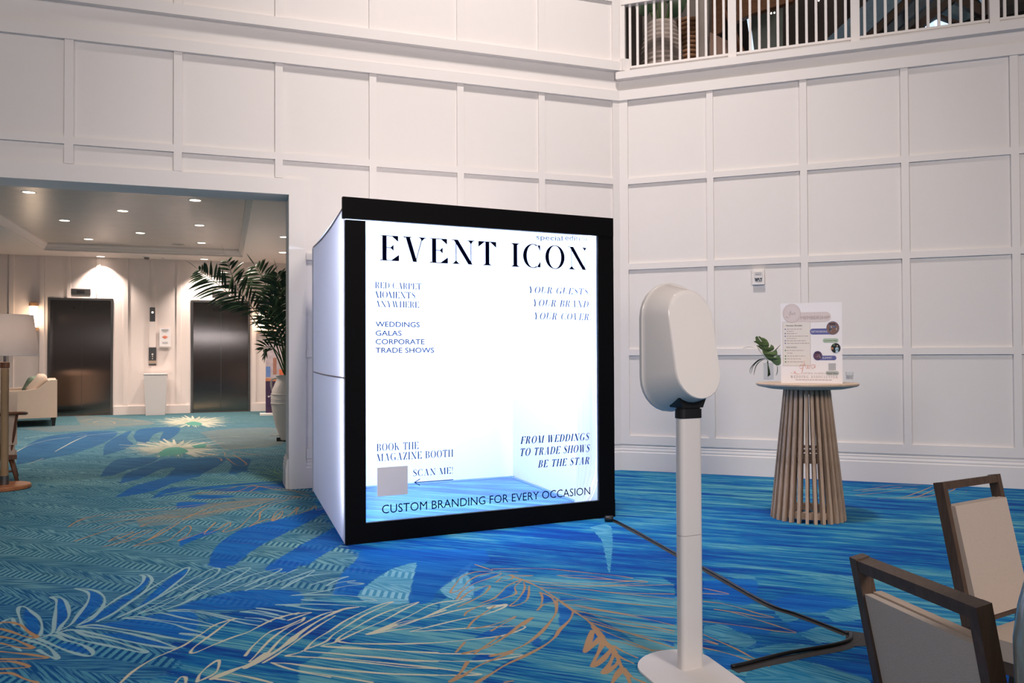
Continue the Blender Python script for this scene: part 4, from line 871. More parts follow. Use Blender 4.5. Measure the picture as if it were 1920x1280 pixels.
frond([(538, 703), (533, 660), (524, 620), (512, 585), (500, 560)], -.1, 14, .05, .36, 12, bare=.3)
frond([(538, 703), (536, 650), (534, 600), (530, 560), (512, 530)], .1, 16, .05, .40, 13, bare=.25)
# banner stand near the lift wall
bb = fl(494, 778)
bn = empty('banner_stand', bb, AA, 'pull-up banner with dark purple lower part behind the urn', 'banner')
hB = upright(512, 640, bb).z; wB_ = .85
MR = Matrix.Rotation(math.radians(-5), 4, 'X')
def strip(name, z0, z1, mat, x0=0.05, x1=wB_, dy=0): obj(name, box(BM(), x0, x1, -.004-dy, .004+dy*0, z0, z1, MR), mat, bn)
strip('cloth', .05, hB*.46, new_mat('banner_purple', (.035, .015, .05), .5, var=.7, vscale=8))
strip('cloth', hB*.46, hB*.50, new_mat('banner_orange', (.45, .17, .08), .5, var=.4))
strip('cloth', hB*.50, hB, new_mat('banner_scene', (.40, .34, .36), .5, var=.55, vscale=6))
for k, (z0, z1, x0, x1) in enumerate(((.52, .66, .06, .16), (.55, .78, .22, .30), (.50, .62, .36, .50), (.60, .74, .55, .60))):
    strip('picture_patch', hB*z0, hB*z1, new_mat('banner_patch_%d' % k, ((.10, .18, .40), (.30, .14, .10), (.55, .12, .05), (.15, .10, .12))[k], .5, var=.3), x0, x1, dy=.003)
for k in range(3): strip('lettering', hB*.24+.02*k, hB*.24+.02*k+.035-.02*k*.3, new_mat('banner_white_print', (.5, .48, .5), .5), .10+.05*k, .14+.05*k, dy=.004)
obj('base', box(BM(), -.08, wB_+.02, -.14, .14, 0, .045), M_ring, bn, bevel=.01)
# ------------------------------------------------------------------ magazine booth
BL = fl(649, 1022); BR = fl(1153, 968); bd = (BR-BL); BW = bd.length; bd.normalize(); BA = math.atan2(bd.y, bd.x)
bn_ = Vector((-bd.y, bd.x, 0)); BTOP = 2.585
BKL = fl(588, 921); BKR = Vector((0.005, 9.235, 0))
booth = empty('magazine_booth', BL, BA, 'large glowing white cube booth with black front frame and printed clear front', 'booth')
Bi = mw(booth).inverted()
def bp2(x, y):
    q = Bi @ onplane(x, y, BL, bn_); return q.x, q.z
FD = .035
M_frame = M_black
obj('top_beam', box(BM(), -.022, BW-.002, -.005, FD, 2.425, BTOP), M_frame, booth, bevel=.003, segs=1)
obj('bottom_beam', box(BM(), 0, BW, -.006, FD, 0.0, .150), M_frame, booth, bevel=.003, segs=1)
obj('side_post', box(BM(), 0.0, .150, 0, FD, .150, 2.415), M_frame, booth, bevel=.003, segs=1)
obj('side_post', box(BM(), BW-.155, BW, 0, FD, .150, 2.43), M_frame, booth, bevel=.003, segs=1)
# fabric walls
M_fab = bpy.data.materials.new('booth_fabric'); M_fab.use_nodes = True; nt = M_fab.node_tree; nt.nodes.remove(nt.nodes['Principled BSDF'])
df = nt.nodes.new('ShaderNodeBsdfDiffuse'); df.inputs[0].default_value = (.82, .82, .84, 1); tr = nt.nodes.new('ShaderNodeBsdfTranslucent'); tr.inputs[0].default_value = (.90, .76, .78, 1)
mx = nt.nodes.new('ShaderNodeMixShader'); mx.inputs[0].default_value = .12
tc = nt.nodes.new('ShaderNodeTexCoord'); nz = nt.nodes.new('ShaderNodeTexNoise'); nz.inputs['Scale'].default_value = 300; bpn = nt.nodes.new('ShaderNodeBump'); bpn.inputs['Strength'].default_value = .05
nt.links.new(tc.outputs['Object'], nz.inputs['Vector']); nt.links.new(nz.outputs['Fac'], bpn.inputs['Height']); nt.links.new(bpn.outputs[0], df.inputs['Normal'])
nt.links.new(df.outputs[0], mx.inputs[1]); nt.links.new(tr.outputs[0], mx.inputs[2]); nt.links.new(mx.outputs[0], nt.nodes['Material Output'].inputs[0])
LB = Bi @ BKL; RB_ = Bi @ BKR; LF = Vector((.0, FD, 0)); RF = Vector((BW, FD, 0))
def sheet(bm, p, q, z0, z1, bulge=0., n=12, m=14, sag=None):
    d = (q-p); nr = Vector((-d.y, d.x, 0)).normalized(); rows = []
    for j in range(m+1):
        z = z0+(z1-z0)*j/m
        rows.append([bm.verts.new(p+d*(i/n)+nr*bulge*math.sin(PI*i/n)*math.sin(PI*j/m)+Vector((0, 0, z-(sag(i/n) if sag else 0)*(j/m)))) for i in range(n+1)])
    for a, b in zip(rows, rows[1:]):
        for i in range(n): bm.faces.new((a[i], a[i+1], b[i+1], b[i]))
    return bm
sagf = lambda t: .05+.06*math.sin(PI*t)
ZF = 2.585
bm = BM(); sheet(bm, LF, LB, .0, ZF-.0, .03, sag=lambda t: .06+.035*math.sin(PI*t))
obj('side_fabric', bm, M_fab, booth, smooth=True)
bm = BM(); sheet(bm, RF, RB_, .0, ZF-.06, -.02); obj('side_fabric', bm, M_fab, booth, smooth=True)
bm = BM(); sheet(bm, LB, RB_, .0, ZF-.06, .0); obj('back_fabric', bm, M_fab, booth, smooth=True)
bm = BM(); v = [bm.verts.new(p+Vector((0, 0, ZF-.06))) for p in (LF, RF, RB_, LB)]; bm.faces.new(v); obj('roof_fabric', bm, M_fab, booth)
M_seam = new_mat('seam_tape', (.42, .36, .36), .7, var=.1)
def side_pt(t, z, o=.0): d = LB-LF; nr = Vector((-d.y, d.x, 0)).normalized(); return LF+d*t+nr*(.03*math.sin(PI*t)*math.sin(PI*z/ZF)+o)+Vector((0, 0, z))
obj('seam', tube(BM(), [side_pt(k/12, 1.235-.07*math.sin(PI*k/12)*0+.0, .0) for k in range(13)], .006, 6), M_seam, booth)
obj('top_piping', tube(BM(), [side_pt(k/16, ZF-.06-.035*math.sin(PI*k/16), .0) for k in range(17)], .009, 6), M_seam, booth)
M_tubing = new_mat('booth_tubing', (.6, .62, .68), .4, var=.02)
for p in (LB, RB_): obj('rear_pole', tube(BM(), [p*1.006, p*1.006+Vector((0, 0, ZF-.07))], .012, 8), M_tubing, booth)
M_floorrail = new_mat('floor_rail', (.04, .18, .45), .5, var=.05)  # blue of the tubes along the inner floor edges
for p, q in ((LB, RB_), (RF, RB_)):
    d = (q-p).normalized(); n_ = Vector((d.y, -d.x, 0)); 
    if n_.y > 0 and p == LB: n_ = -n_
    if p == RF: n_ = Vector((-d.y, d.x, 0))
    obj('floor_rail', tube(BM(), [p+n_*.03+Vector((0, 0, .012)), q+n_*.03+Vector((0, 0, .012))], .012, 6), M_floorrail, booth)
# inner tube frame on the right wall and hanging curtain panel near the front
def on_right(t, z, o=.03): d = RB_-RF; return RF+d*t+Vector((-1, 0, 0))*o+Vector((0, 0, z))
obj('upright_tube', tube(BM(), [on_right(.24, 0), on_right(.24, 2.5)], .010, 8), M_tubing, booth)
bm = BM(); rows = []
for j in range(15):
    z = .02+2.46*j/14; row = []
    for i in range(49):
        t = .015+.20*i/48; amp = .035*(1-.4*j/14)
        row.append(bm.verts.new(on_right(t, z, .10+amp*math.sin(i*.78)+(.22*(1-z/.5)**2 if z < .5 else 0)*(1-i/48))))
    rows.append(row)
for a, b in zip(rows, rows[1:]):
    for i in range(48): bm.faces.new((a[i], a[i+1], b[i+1], b[i]))
obj('curtain', bm, M_fab, booth, smooth=True)
# clear printed front
M_clear = bpy.data.materials.new('clear_front'); M_clear.use_nodes = True; nt = M_clear.node_tree; nt.nodes.remove(nt.nodes['Principled BSDF'])
tp_ = nt.nodes.new('ShaderNodeBsdfTransparent'); gl = nt.nodes.new('ShaderNodeBsdfGlossy'); gl.inputs['Roughness'].default_value = .02; fr_ = nt.nodes.new('ShaderNodeLayerWeight'); fr_.inputs[0].default_value = .08; mx = nt.nodes.new('ShaderNodeMixShader')
nt.links.new(fr_.outputs[0], mx.inputs[0]); nt.links.new(tp_.outputs[0], mx.inputs[1]); nt.links.new(gl.outputs[0], mx.inputs[2]); tl = nt.nodes.new('ShaderNodeBsdfTranslucent'); tl.inputs[0].default_value = (.9, .92, 1, 1); m2 = nt.nodes.new('ShaderNodeMixShader'); m2.inputs[0].default_value = .26
nt.links.new(mx.outputs[0], m2.inputs[1]); nt.links.new(tl.outputs[0], m2.inputs[2]); nt.links.new(m2.outputs[0], nt.nodes['Material Output'].inputs[0])
bm = BM(); v = [bm.verts.new(p) for p in ((.15, .02, .15), (BW-.155, .02, .15), (BW-.155, .02, 2.425), (.15, .02, 2.425))]; bm.faces.new(v)
obj('clear_panel', bm, M_clear, booth)
# LED strips behind the front frame, shining inwards
def strip_light(p, q, wd, energy, dr):
    P = mw(booth) @ ((Vector(p)+Vector(q))/2); L_ = (Vector(q)-Vector(p)).length
    d = bpy.data.lights.new('booth_led_strip', 'AREA'); d.shape = 'RECTANGLE'; d.energy = energy; d.color = (.55, .70, 1.0)
    o = bpy.data.objects.new('booth_led_strip', d); COL.objects.link(o)
    zax = -(mw(booth).to_3x3() @ Vector(dr)).normalized(); xax = (mw(booth).to_3x3() @ (Vector(q)-Vector(p))).normalized(); yax = zax.cross(xax)
    o.matrix_world = Matrix(((xax.x, yax.x, zax.x, P.x), (xax.y, yax.y, zax.y, P.y), (xax.z, yax.z, zax.z, P.z), (0, 0, 0, 1)))
    d.size = L_; d.size_y = wd
LED = 92
strip_light((.11, FD+.012, .2), (.11, FD+.012, 2.4), .06, LED, (.25, 1, 0))
strip_light((BW-.07, FD+.012, .2), (BW-.07, FD+.012, 2.4), .06, LED*.8, (-.25, 1, 0))
strip_light((.2, FD+.012, 2.47), (BW-.2, FD+.012, 2.47), .06, LED*1.2, (0, 1, -.5))
M_led = new_mat('led_channel', (.7, .75, .8), .5, emit=(.6, .75, 1), estr=2)
obj('led_channel', box(BM(), .05, .10, FD+.001, FD+.008, .2, 2.4), M_led, booth); obj('led_channel', box(BM(), BW-.10, BW-.05, FD+.001, FD+.008, .2, 2.4), M_led, booth)

# ---- lettering: high-contrast capitals drawn from strokes (unit cap height)
class G:
    def __init__(s, T=.135, h=.022): s.T, s.h, s.P = T, h, []
    def st(s, x1, y1, x2, y2, w): s.P.append([(x1-w/2, y1), (x1+w/2, y1), (x2+w/2, y2), (x2-w/2, y2)])
    def hl(s, x1, x2, y, h=None): h = h or s.h; s.P.append([(x1, y-h/2), (x2, y-h/2), (x2, y+h/2), (x1, y+h/2)])
    def tri(s, *p): s.P.append(list(p))
    def serif(s, x, y, w, T, up=1):
        h = s.h; s.hl(x-w/2, x+w/2, y+up*h/2); k = .05
        if T > h*2: s.P.append([(x-w/2*.8, y+up*h*.9), (x-T/2, y+up*h*.9), (x-T/2, y+up*(h+k))][::1]); s.P.append([(x+T/2, y+up*h*.9), (x+w/2*.8, y+up*h*.9), (x+T/2, y+up*(h+k))])
    def arc(s, cx, cy, rx, ry, T, a0, a1, n=20, h=None):
        h = h or s.h; a0, a1 = math.radians(a0), math.radians(a1)
        for i in range(n):
            q = []
            for a in (a0+(a1-a0)*i/n, a0+(a1-a0)*(i+1)/n):
                c, t = math.cos(a), math.sin(a); q.append(((cx+rx*c, cy+ry*t), (cx+(rx-T)*c, cy+(ry-h)*t)))
            s.P.append([q[0][0], q[1][0], q[1][1], q[0][1]])
    def var(s, pts):
        for (x0, y0, w0), (x1, y1, w1) in zip(pts, pts[1:]):
            d = math.hypot(x1-x0, y1-y0) or 1; nx, ny = -(y1-y0)/d, (x1-x0)/d
            s.P.append([(x0+nx*w0/2, y0+ny*w0/2), (x0-nx*w0/2, y0-ny*w0/2), (x1-nx*w1/2, y1-ny*w1/2), (x1+nx*w1/2, y1+ny*w1/2)])
def glyph(ch, T, h):
    g = G(T, h); sw = .30
    if ch == 'I': g.st(.17, 0, .17, 1, T); g.serif(.17, 0, .32, T); g.serif(.17, 1, .32, T, -1); w = .34
    elif ch in 'EF':
        g.st(.16, 0, .16, 1, T); g.serif(.14, 0, sw*.95, T); g.hl(.02, .62, 1-h/2); g.tri((.42, 1-h), (.63, 1), (.63, .77)); g.hl(.2, .46, .52); g.tri((.36, .52), (.47, .64), (.47, .40))
        if ch == 'E': g.hl(.02, .64, h/2); g.tri((.40, h), (.66, 0), (.66, .25))
        w = .68 if ch == 'E' else .64
    elif ch == 'L': g.st(.16, 0, .16, 1, T); g.serif(.16, 1, sw, T, -1); g.hl(.02, .60, h/2); g.tri((.38, h), (.62, 0), (.62, .25)); w = .64
    elif ch == 'T': g.st(.36, 0, .36, 1, T); g.serif(.36, 0, .32, T); g.hl(.02, .70, 1-h/2); g.tri((.02, 1), (.02, .76), (.24, 1-h)); g.tri((.70, 1), (.70, .76), (.48, 1-h)); w = .72
    elif ch == 'V': g.st(.16, 1, .42, 0, T); g.st(.68, 1, .44, .0, h); g.serif(.15, 1, .30, T, -1); g.hl(.55, .82, 1-h/2); g.tri((.60, 1-h), (.77, 1-h), (.66, .85)); w = .82
    elif ch == 'W': g.st(.15, 1, .36, 0, T); g.st(.56, 1, .37, 0, h); g.st(.52, 1, .74, 0, T); g.st(.94, 1, .75, 0, h); g.serif(.15, 1, .28, T, -1); g.serif(.52, 1, .26, T, -1); g.hl(.84, 1.06, 1-h/2); w = 1.08
    elif ch == 'A': g.st(.40, 1, .64, 0, T); g.st(.38, 1, .14, 0, h); g.serif(.65, 0, .30, T); g.hl(.02, .28, h/2); g.tri((.07, h), (.22, h), (.155, .12)); g.hl(.24, .54, .34); w = .82
    elif ch == 'N': g.st(.15, 1, .70, 0, T*1.1); g.st(.16, 0, .16, 1, h); g.st(.715, 0, .715, 1, h); g.hl(.0, .15, 1-h/2); g.hl(.02, .30, h/2); g.tri((.06, h), (.26, h), (.16, .15)); g.hl(.58, .85, 1-h/2); g.tri((.63, 1-h), (.80, 1-h), (.715, .84)); w = .86
    elif ch == 'M': g.st(.16, 1, .46, 0, T*1.05); g.st(.78, 1, .47, 0, h); g.st(.16, 0, .16, 1, h); g.st(.82, 0, .82, 1, T); g.hl(.02, .30, h/2); g.serif(.82, 0, .30, T); g.hl(.0, .15, 1-h/2); g.hl(.8, .96, 1-h/2); w = .98
    elif ch == 'O': g.arc(.42, .5, .40, .52, T, 0, 360, 40); w = .84
    elif ch in 'CG':
        g.arc(.42, .5, .40, .52, T, 62, 298, 30); g.tri((.60, .97), (.71, .97), (.71, .70)); 
        if ch == 'C': g.tri((.58, .03), (.72, .0+.02), (.72, .28)); w = .78
        else: g.st(.68, .04, .68, .42, T); g.serif(.68, .42, .28, T, -1); w = .84
    elif ch == 'D': g.st(.16, 0, .16, 1, T); g.serif(.13, 0, .24, T); g.serif(.13, 1, .24, T, -1); g.arc(.34, .5, .42, .5, T, -90, 90, 24); g.hl(.2, .36, h/2); g.hl(.2, .36, 1-h/2); w = .80
    elif ch in 'PRB':
        g.st(.16, 0, .16, 1, T); g.serif(.14, 0, .28, T); g.hl(.02, .36, 1-h/2); g.arc(.34, .755, .27, .245, T*.95, -90, 90, 18); g.hl(.2, .36, .52)
        if ch == 'R': g.st(.40, .52, .62, .0, T*.95); g.hl(.58, .74, h/2); w = .76
        elif ch == 'B': g.arc(.34, .27, .32, .265, T, -90, 90, 18); g.hl(.1, .36, h/2); w = .70
        else: w = .66
    elif ch == 'S': g.var([(.50, .78, h), (.47, .93, h*1.5), (.33, 1.0, h*1.4), (.17, .93, T*.45), (.11, .80, T*.75), (.17, .66, T*.95), (.32, .54, T*1.1), (.46, .42, T*1.05), (.53, .27, T*.8), (.47, .09, T*.45), (.30, .0, h*1.4), (.13, .07, h*1.5), (.09, .24, h)]); g.tri((.44, .93), (.52, .98), (.52, .72)); g.tri((.07, .28), (.07, .02), (.15, .08)); w = .60
    elif ch == 'U': g.st(.16, .30, .16, 1, T); g.serif(.16, 1, .30, T, -1); g.st(.64, .30, .64, 1, h*1.2); g.hl(.52, .76, 1-h/2); g.arc(.37, .30, .277, .31, T*.6, 180, 360, 22); w = .78
    elif ch == 'Y': g.st(.15, 1, .38, .45, T); g.st(.66, 1, .40, .47, h); g.st(.39, 0, .39, .47, T); g.serif(.39, 0, .30, T); g.serif(.15, 1, .28, T, -1); g.hl(.54, .78, 1-h/2); w = .78
    elif ch == 'H': g.st(.16, 0, .16, 1, T); g.st(.66, 0, .66, 1, T); g.hl(.16, .66, .52); [g.serif(x, y, .30, T, 1 if y == 0 else -1) for x in (.16, .66) for y in (0, 1)]; w = .82
    elif ch == 'K': g.st(.16, 0, .16, 1, T); g.serif(.16, 0, .30, T); g.serif(.16, 1, .30, T, -1); g.st(.62, 1, .22, .42, h); g.st(.34, .60, .64, 0, T); g.serif(.65, 0, .26, T); g.hl(.52, .74, 1-h/2); w = .80
    elif ch == 'Z': g.st(.52, 1, .12, 0, T*1.1); g.hl(.06, .58, 1-h/2); g.hl(.05, .60, h/2); g.tri((.06, 1), (.06, .76), (.24, 1-h)); g.tri((.60, 0), (.60, .26), (.42, h)); w = .64
    elif ch == '!': g.tri((.05, 1), (.17, 1), (.11, .28)); g.arc(.11, .06, .06, .06, .059, 0, 360, 10, .059); w = .24
    elif ch == '.': g.arc(.08, .06, .055, .055, .054, 0, 360, 10, .054); w = .20
    else: w = .32
    return g.P, w
def serif_mesh(bm, text, xl, xr, zb, capl, capr, T, h, track=.10, slant=0., y=-.0, zslope=0.):
    """text between xl and xr on baseline zb; cap height capl"""
    gs = [glyph(c, T, h) for c in text]; tot = sum(w for _, w in gs)+track*(len(text)-1); k = (xr-xl)/tot; x = 0.
    for P, w in gs:
        for poly in P:
            vs = []
            for px, pz in poly:
                X = xl+(x+px)*k+pz*slant*capl; vs.append(bm.verts.new((X, y, zb+zslope*(X-xl)+pz*capl)))
            try: bm.faces.new(vs)
            except ValueError: pass
        x += w+track
def sans_mesh(bm, text, xl, xr, zb, cap, y=0., zslope=0., bold=0., M=None):
    cu = bpy.data.curves.new('t', 'FONT'); cu.body = text; cu.size = 1; cu.offset = bold; cu.resolution_u = 3
    if ' ' in text: cu.space_word = 1.0
    o = bpy.data.objects.new('t', cu); COL.objects.link(o); bpy.context.view_layer.update()
    me = o.evaluated_get(bpy.context.evaluated_depsgraph_get()).to_mesh()
    xs = [v.co.x for v in me.vertices]; x0, x1 = min(xs), max(xs); k = (xr-xl)/(x1-x0); vs = []
    for v in me.vertices:
        X = xl+(v.co.x-x0)*k; p = Vector((X, y, zb+zslope*(X-xl)+v.co.y*cap/.729)); vs.append(bm.verts.new(M @ p if M else p))
    for f in me.polygons:
        try: bm.faces.new([vs[i] for i in f.vertices])
        except ValueError: pass
    o.evaluated_get(bpy.context.evaluated_depsgraph_get()).to_mesh_clear(); bpy.data.objects.remove(o); bpy.data.curves.remove(cu)
M_ink = new_mat('navy_print', (.0005, .001, .010), .6, spec=0, var=.1)
M_ink2 = new_mat('blue_print', (.012, .055, .24), .6, spec=0, var=.1)
M_ink3 = new_mat('pale_print', (.16, .22, .40), .6, spec=0, var=.02)
def booth_text(text, L, R, Tp, mat, serif=True, T=.135, h=.022, slant=0., track=.1, bold=0.):
    (xl, zl), (xr, zr), (_, zt) = bp2(*L), bp2(*R), bp2(*Tp)
    bm = BM(); zb = (zl+zr)/2; cap = zt-zl
    if serif and T == .145:
        gs = [glyph(c, T, h)[1] for c in text]; k = (xr-xl)/(sum(gs)+track*(len(text)-1)); x = xl
        for c, w_ in zip(text, gs):
            if c != ' ':
                b1 = BM(); serif_mesh(b1, c, x, x+w_*k, zb, cap, cap, T, h, track, slant, y=.012); obj('letter', b1, mat, booth)
            x += (w_+track)*k
        bm.free(); return
    if serif: serif_mesh(bm, text, xl, xr, zb, cap, cap, T, h, track, slant, y=.012)
    else: sans_mesh(bm, text, xl, xr, zb, cap, y=.012, bold=bold)
    return obj('lettering', bm, mat, booth, kind='stuff')
booth_text('EVENT ICON', (713, 492), (1104, 502), (713, 444.5), M_ink, T=.145, h=.026, track=.12)
booth_text('RED CARPET', (704, 541), (791, 541.5), (704, 529), M_ink2, T=.16, h=.03, track=.05)
booth_text('MOMENTS,'.replace(',', '.'), (704, 558.5), (783, 559), (704, 546), M_ink2, T=.16, h=.03, track=.05)
booth_text('ANYWHERE', (704, 576), (787, 576), (704, 564), M_ink2, T=.16, h=.03, track=.05)
for t, x1, y in (('WEDDINGS', 788, 612.5), ('GALAS', 754, 629), ('CORPORATE', 797, 645), ('TRADE SHOWS', 815, 661)):
    booth_text(t, (705, y), (x1, y), (705, y-10), M_ink2, serif=False, bold=.012)
booth_text('YOUR GUESTS.', (991, 550.5), (1107, 551), (991, 538), M_ink2, T=.15, h=.03, track=.13, slant=.22)
booth_text('YOUR BRAND.', (999, 575.5), (1108, 574.5), (999, 562.5), M_ink2, T=.15, h=.03, track=.13, slant=.22)
booth_text('YOUR COVER.', (1001, 600), (1109, 598.5), (1001, 587), M_ink2, T=.15, h=.03, track=.13, slant=.22)
booth_text('BOOK THE', (707, 845.5), (786, 842), (707, 831.5), M_ink2, T=.15, h=.03, track=.1)
booth_text('MAGAZINE BOOTH', (707, 863.5), (851, 857.5), (707, 849.5), M_ink2, T=.15, h=.03, track=.1)
booth_text('SCAN ME!', (775, 892), (851, 889), (775, 879.5), M_ink2, T=.15, h=.03, track=.1)
booth_text('FROM WEDDINGS', (977, 832.5), (1105, 825), (977, 818.5), M_ink2, T=.19, h=.04, track=.12, slant=.22)
booth_text('TO TRADE SHOWS', (975, 856), (1106, 846.5), (975, 841.5), M_ink2, T=.19, h=.04, track=.12, slant=.22)
booth_text('BE THE STAR', (1010, 877), (1106, 870), (1010, 863), M_ink2, T=.19, h=.04, track=.12, slant=.22)
booth_text('CUSTOM BRANDING FOR EVERY OCCASION', (717, 961), (1108, 929), (717, 944), M_ink, serif=False)
booth_text('special', (1007, 449.5), (1056, 450), (1007, 440), M_ink3, serif=False)
booth_text('edition', (1061, 451), (1106, 451), (1061, 441), M_ink3, serif=False)
# blank card where the scan code sat, and the little arrow
(x0, z0), (x1, z1) = bp2(708, 931), bp2(765, 873)
obj('blank_card', box(BM(), x0, x1, .006, .010, z0, z1), new_mat('grey_card', (.82, .80, .83), .6, var=.02), booth)
(ax, az), (bx, bz) = bp2(778, 904), bp2(851, 900)
bm = BM(); bm_h = .004; zc_ = (az+bz)/2
for p, q in (((ax, zc_), (bx, zc_)), ((ax, zc_), (ax+.045, zc_+.025)), ((ax, zc_), (ax+.045, zc_-.025))):
    d = Vector((q[0]-p[0], 0, q[1]-p[1])).normalized(); n_ = Vector((-d.z, 0, d.x))*.003
    vs = [bm.verts.new(Vector((a[0], .012, a[1]))+s) for a, s in ((p, n_), (q, n_), (q, -n_), (p, -n_))]; bm.faces.new(vs)
obj('arrow', bm, M_ink2, booth)

# ------------------------------------------------------------------ sanitiser stand
sp_ = fl(1294, 1254); SA = math.radians(26)
sd = empty('sanitizer_stand', sp_, SA, 'tall white free-standing dispenser with capsule-shaped head on a flat column', 'dispenser')
# local x = right, -y = forward
def rrect(w, d, r, n=6):
    out = []
    for cx, cy, a0 in ((w/2-r, d/2-r, 0), (-w/2+r, d/2-r, 90), (-w/2+r, -d/2+r, 180), (w/2-r, -d/2+r, 270)):
        for i in range(n+1): a = math.radians(a0+90*i/n); out.append((cx+r*math.cos(a), cy+r*math.sin(a)))
    return out
def extr(bm, poly, z0, z1):
    a = [bm.verts.new((x, y, z0)) for x, y in poly]; b = [bm.verts.new((x, y, z1)) for x, y in poly]; n = len(poly)
    bm.faces.new(a[::-1]); bm.faces.new(b)
    for i in range(n): bm.faces.new((a[i], a[(i+1) % n], b[(i+1) % n], b[i]))
    return bm
bs = [(.19*math.cos(a), .05+.17*math.sin(a)) for a in [math.radians(6*i) for i in range(31)]]+[(.19*math.cos(a), -.22+.15*math.sin(a)) for a in [math.radians(180+6*i) for i in range(31)]]
bs = [(x-.047+.18*y, y) for x, y in bs]
obj('base_plate', extr(BM(), bs, 0, .010), M_whitepowder, sd, bevel=.003)
zj = .60; zn = upright(1292, 783, sp_).z
smooth_by_angle(obj('column', extr(BM(), rrect(.118, .058, .022), .010, zj-.001), M_whitepowder, sd), 50)
smooth_by_angle(obj('column', extr(BM(), rrect(.118, .058, .022), zj+.001, zn), M_whitepowder, sd), 50)
smooth_by_angle(obj('neck_collar', extr(BM(), rrect(.124, .064, .024), zn, zn+.04), M_blackplastic, sd), 50)
smooth_by_angle(obj('neck', extr(BM(), rrect(.112, .054, .02), zn+.04, zn+.14), M_blackplastic, sd), 50)
zt0 = upright(1262, 530, sp_+Vector((-.06, .1, 0))).z; zt1 = upright(1262, 772, sp_+Vector((-.06, .1, 0))).z
def stad(w, h, n=14):
    out = []; r = w/2
    for i in range(n+1): a = PI*i/n; out.append((r*math.cos(a), h/2-r+r*math.sin(a)))
    for i in range(n+1): a = PI+PI*i/n; out.append((r*math.cos(a), -h/2+r+r*math.sin(a)))
    return out
zc_ = (zt0+zt1)/2; hh = zt0-zt1; yb_ = .145
def ring(bm, w, h, y, zoff, xo=0., tilt=0.):
    return [bm.verts.new((x+xo, y-tilt*z, zc_+zoff+z)) for x, z in stad(w, h)]
bm = BM(); LY = []
for w_, h_, y_, zo, ti in ((.315, hh-.012, 0.0, 0, 0), (.327, hh, -.004, 0, 0), (.327, hh, -.022, 0, 0), (.318, hh-.008, -.027, 0, 0), (.312, hh-.016, -.045, .002, 0),
                           (.248, hh-.105, -.186, .014, -.19), (.243, hh-.111, -.193, .014, -.20), (.237, hh-.117, -.196, .014, -.20), (.20, hh-.154, -.197, .014, -.20)):
    LY.append(ring(bm, w_, h_, yb_+y_, zo, 0, ti))
n = len(LY[0])
for a, b in zip(LY, LY[1:]):
    for i in range(n): bm.faces.new((a[i], a[(i+1) % n], b[(i+1) % n], b[i]))
bm.faces.new(LY[0]); bm.faces.new(LY[-1][::-1])
smooth_by_angle(obj('dispenser_head', bm, M_whiteplastic, sd), 38)
bm = BM(); 
prof = [(-.055, -.02), (.055, -.02), (.075, .03), (.05, .055), (-.05, .055), (-.075, .03)]
prism(bm, [(x, zc_-hh/2+.045+z*.9) for x, z in prof], -.035, .06)
obj('nozzle_recess', bm, M_blackplastic, sd, bevel=.005)

# ------------------------------------------------------------------ cocktail table with poster, vase, candle
tb = Vector((2.526, 6.927, 0)); ZT_ = 1.152
tbl = empty('cocktail_table', tb, 0, 'tall round wooden cocktail table with flared slatted pedestal', 'table')
smooth_by_angle(obj('tabletop', lathe(BM(), [(.30, ZT_-.050), (.40, ZT_-.028), (.415, ZT_-.018), (.418, ZT_-.006), (.412, ZT_)], 64), M_tabletop, tbl), 30)
NS = 28
first_slat = None
for k in range(NS):
    a = 2*PI*(k+.35)/NS; c, s = math.cos(a), math.sin(a)
    if first_slat is None:
        bm = BM(); bar(bm, (.285, 0, 0.0), (.168, 0, ZT_-.05), .024, .045, side=(0, 1, 0)); 
        first_slat = obj('slat', bm, M_table, tbl, bevel=.003, segs=1); o = first_slat
    else: o = first_slat.copy(); COL.objects.link(o); o.parent = tbl
    o.rotation_euler = (0, 0, a)
def ringo(r0, r1, z0, z1, name='ring'):
    bm = BM(); lathe(bm, [(r0, z0), (r1, z0), (r1, z1), (r0, z1), (r0, z0)], 48, capb=False, capt=False); obj(name, bm, M_table, tbl)
ringo(.19, .255, .03, .085); ringo(.155, .195, .485, .525); ringo(.155, .185, .575, .60); ringo(.03, .165, ZT_-.09, ZT_-.05)
# poster board
pc = Vector((tb.x+.055, tb.y-.12, ZT_)); pn = Vector((pc.x, pc.y, 0)).normalized()
def ppt(x, y): return onplane(x, y, pc, pn)
q0, q1, q2 = ppt(1464.5, 709.5), ppt(1580, 711), ppt(1466, 568)
PW = (q1-q0).length; PHh = q2.z-ZT_
ps = empty('poster_board', Vector(((q0.x+q1.x)/2, (q0.y+q1.y)/2, ZT_)), math.atan2((q1-q0).y, (q1-q0).x), 'white membership poster board standing on the cocktail table', 'poster')
MRp = Matrix.Rotation(math.radians(-3), 4, 'X')
obj('board', box(BM(), -PW/2, PW/2, 0, .008, 0, PHh, MRp), M_paper, ps, bevel=.001, segs=1)
obj('easel_back', prism(BM(), [(-.10, 0), (.10, 0), (.03, PHh*.6), (-.03, PHh*.6)], .03, .034), new_mat('brown_card', (.3, .2, .13), .7, var=.1), ps)
def P2(x, y): return -PW/2+(x-84)/(1000-84)*PW, (1208-y)/(1208-58)*PHh
PM = {}
def pcol(n_, c):
    if n_ not in PM: PM[n_] = new_mat('print_'+n_, c, .6, spec=.2, var=.03)
    return PM[n_]
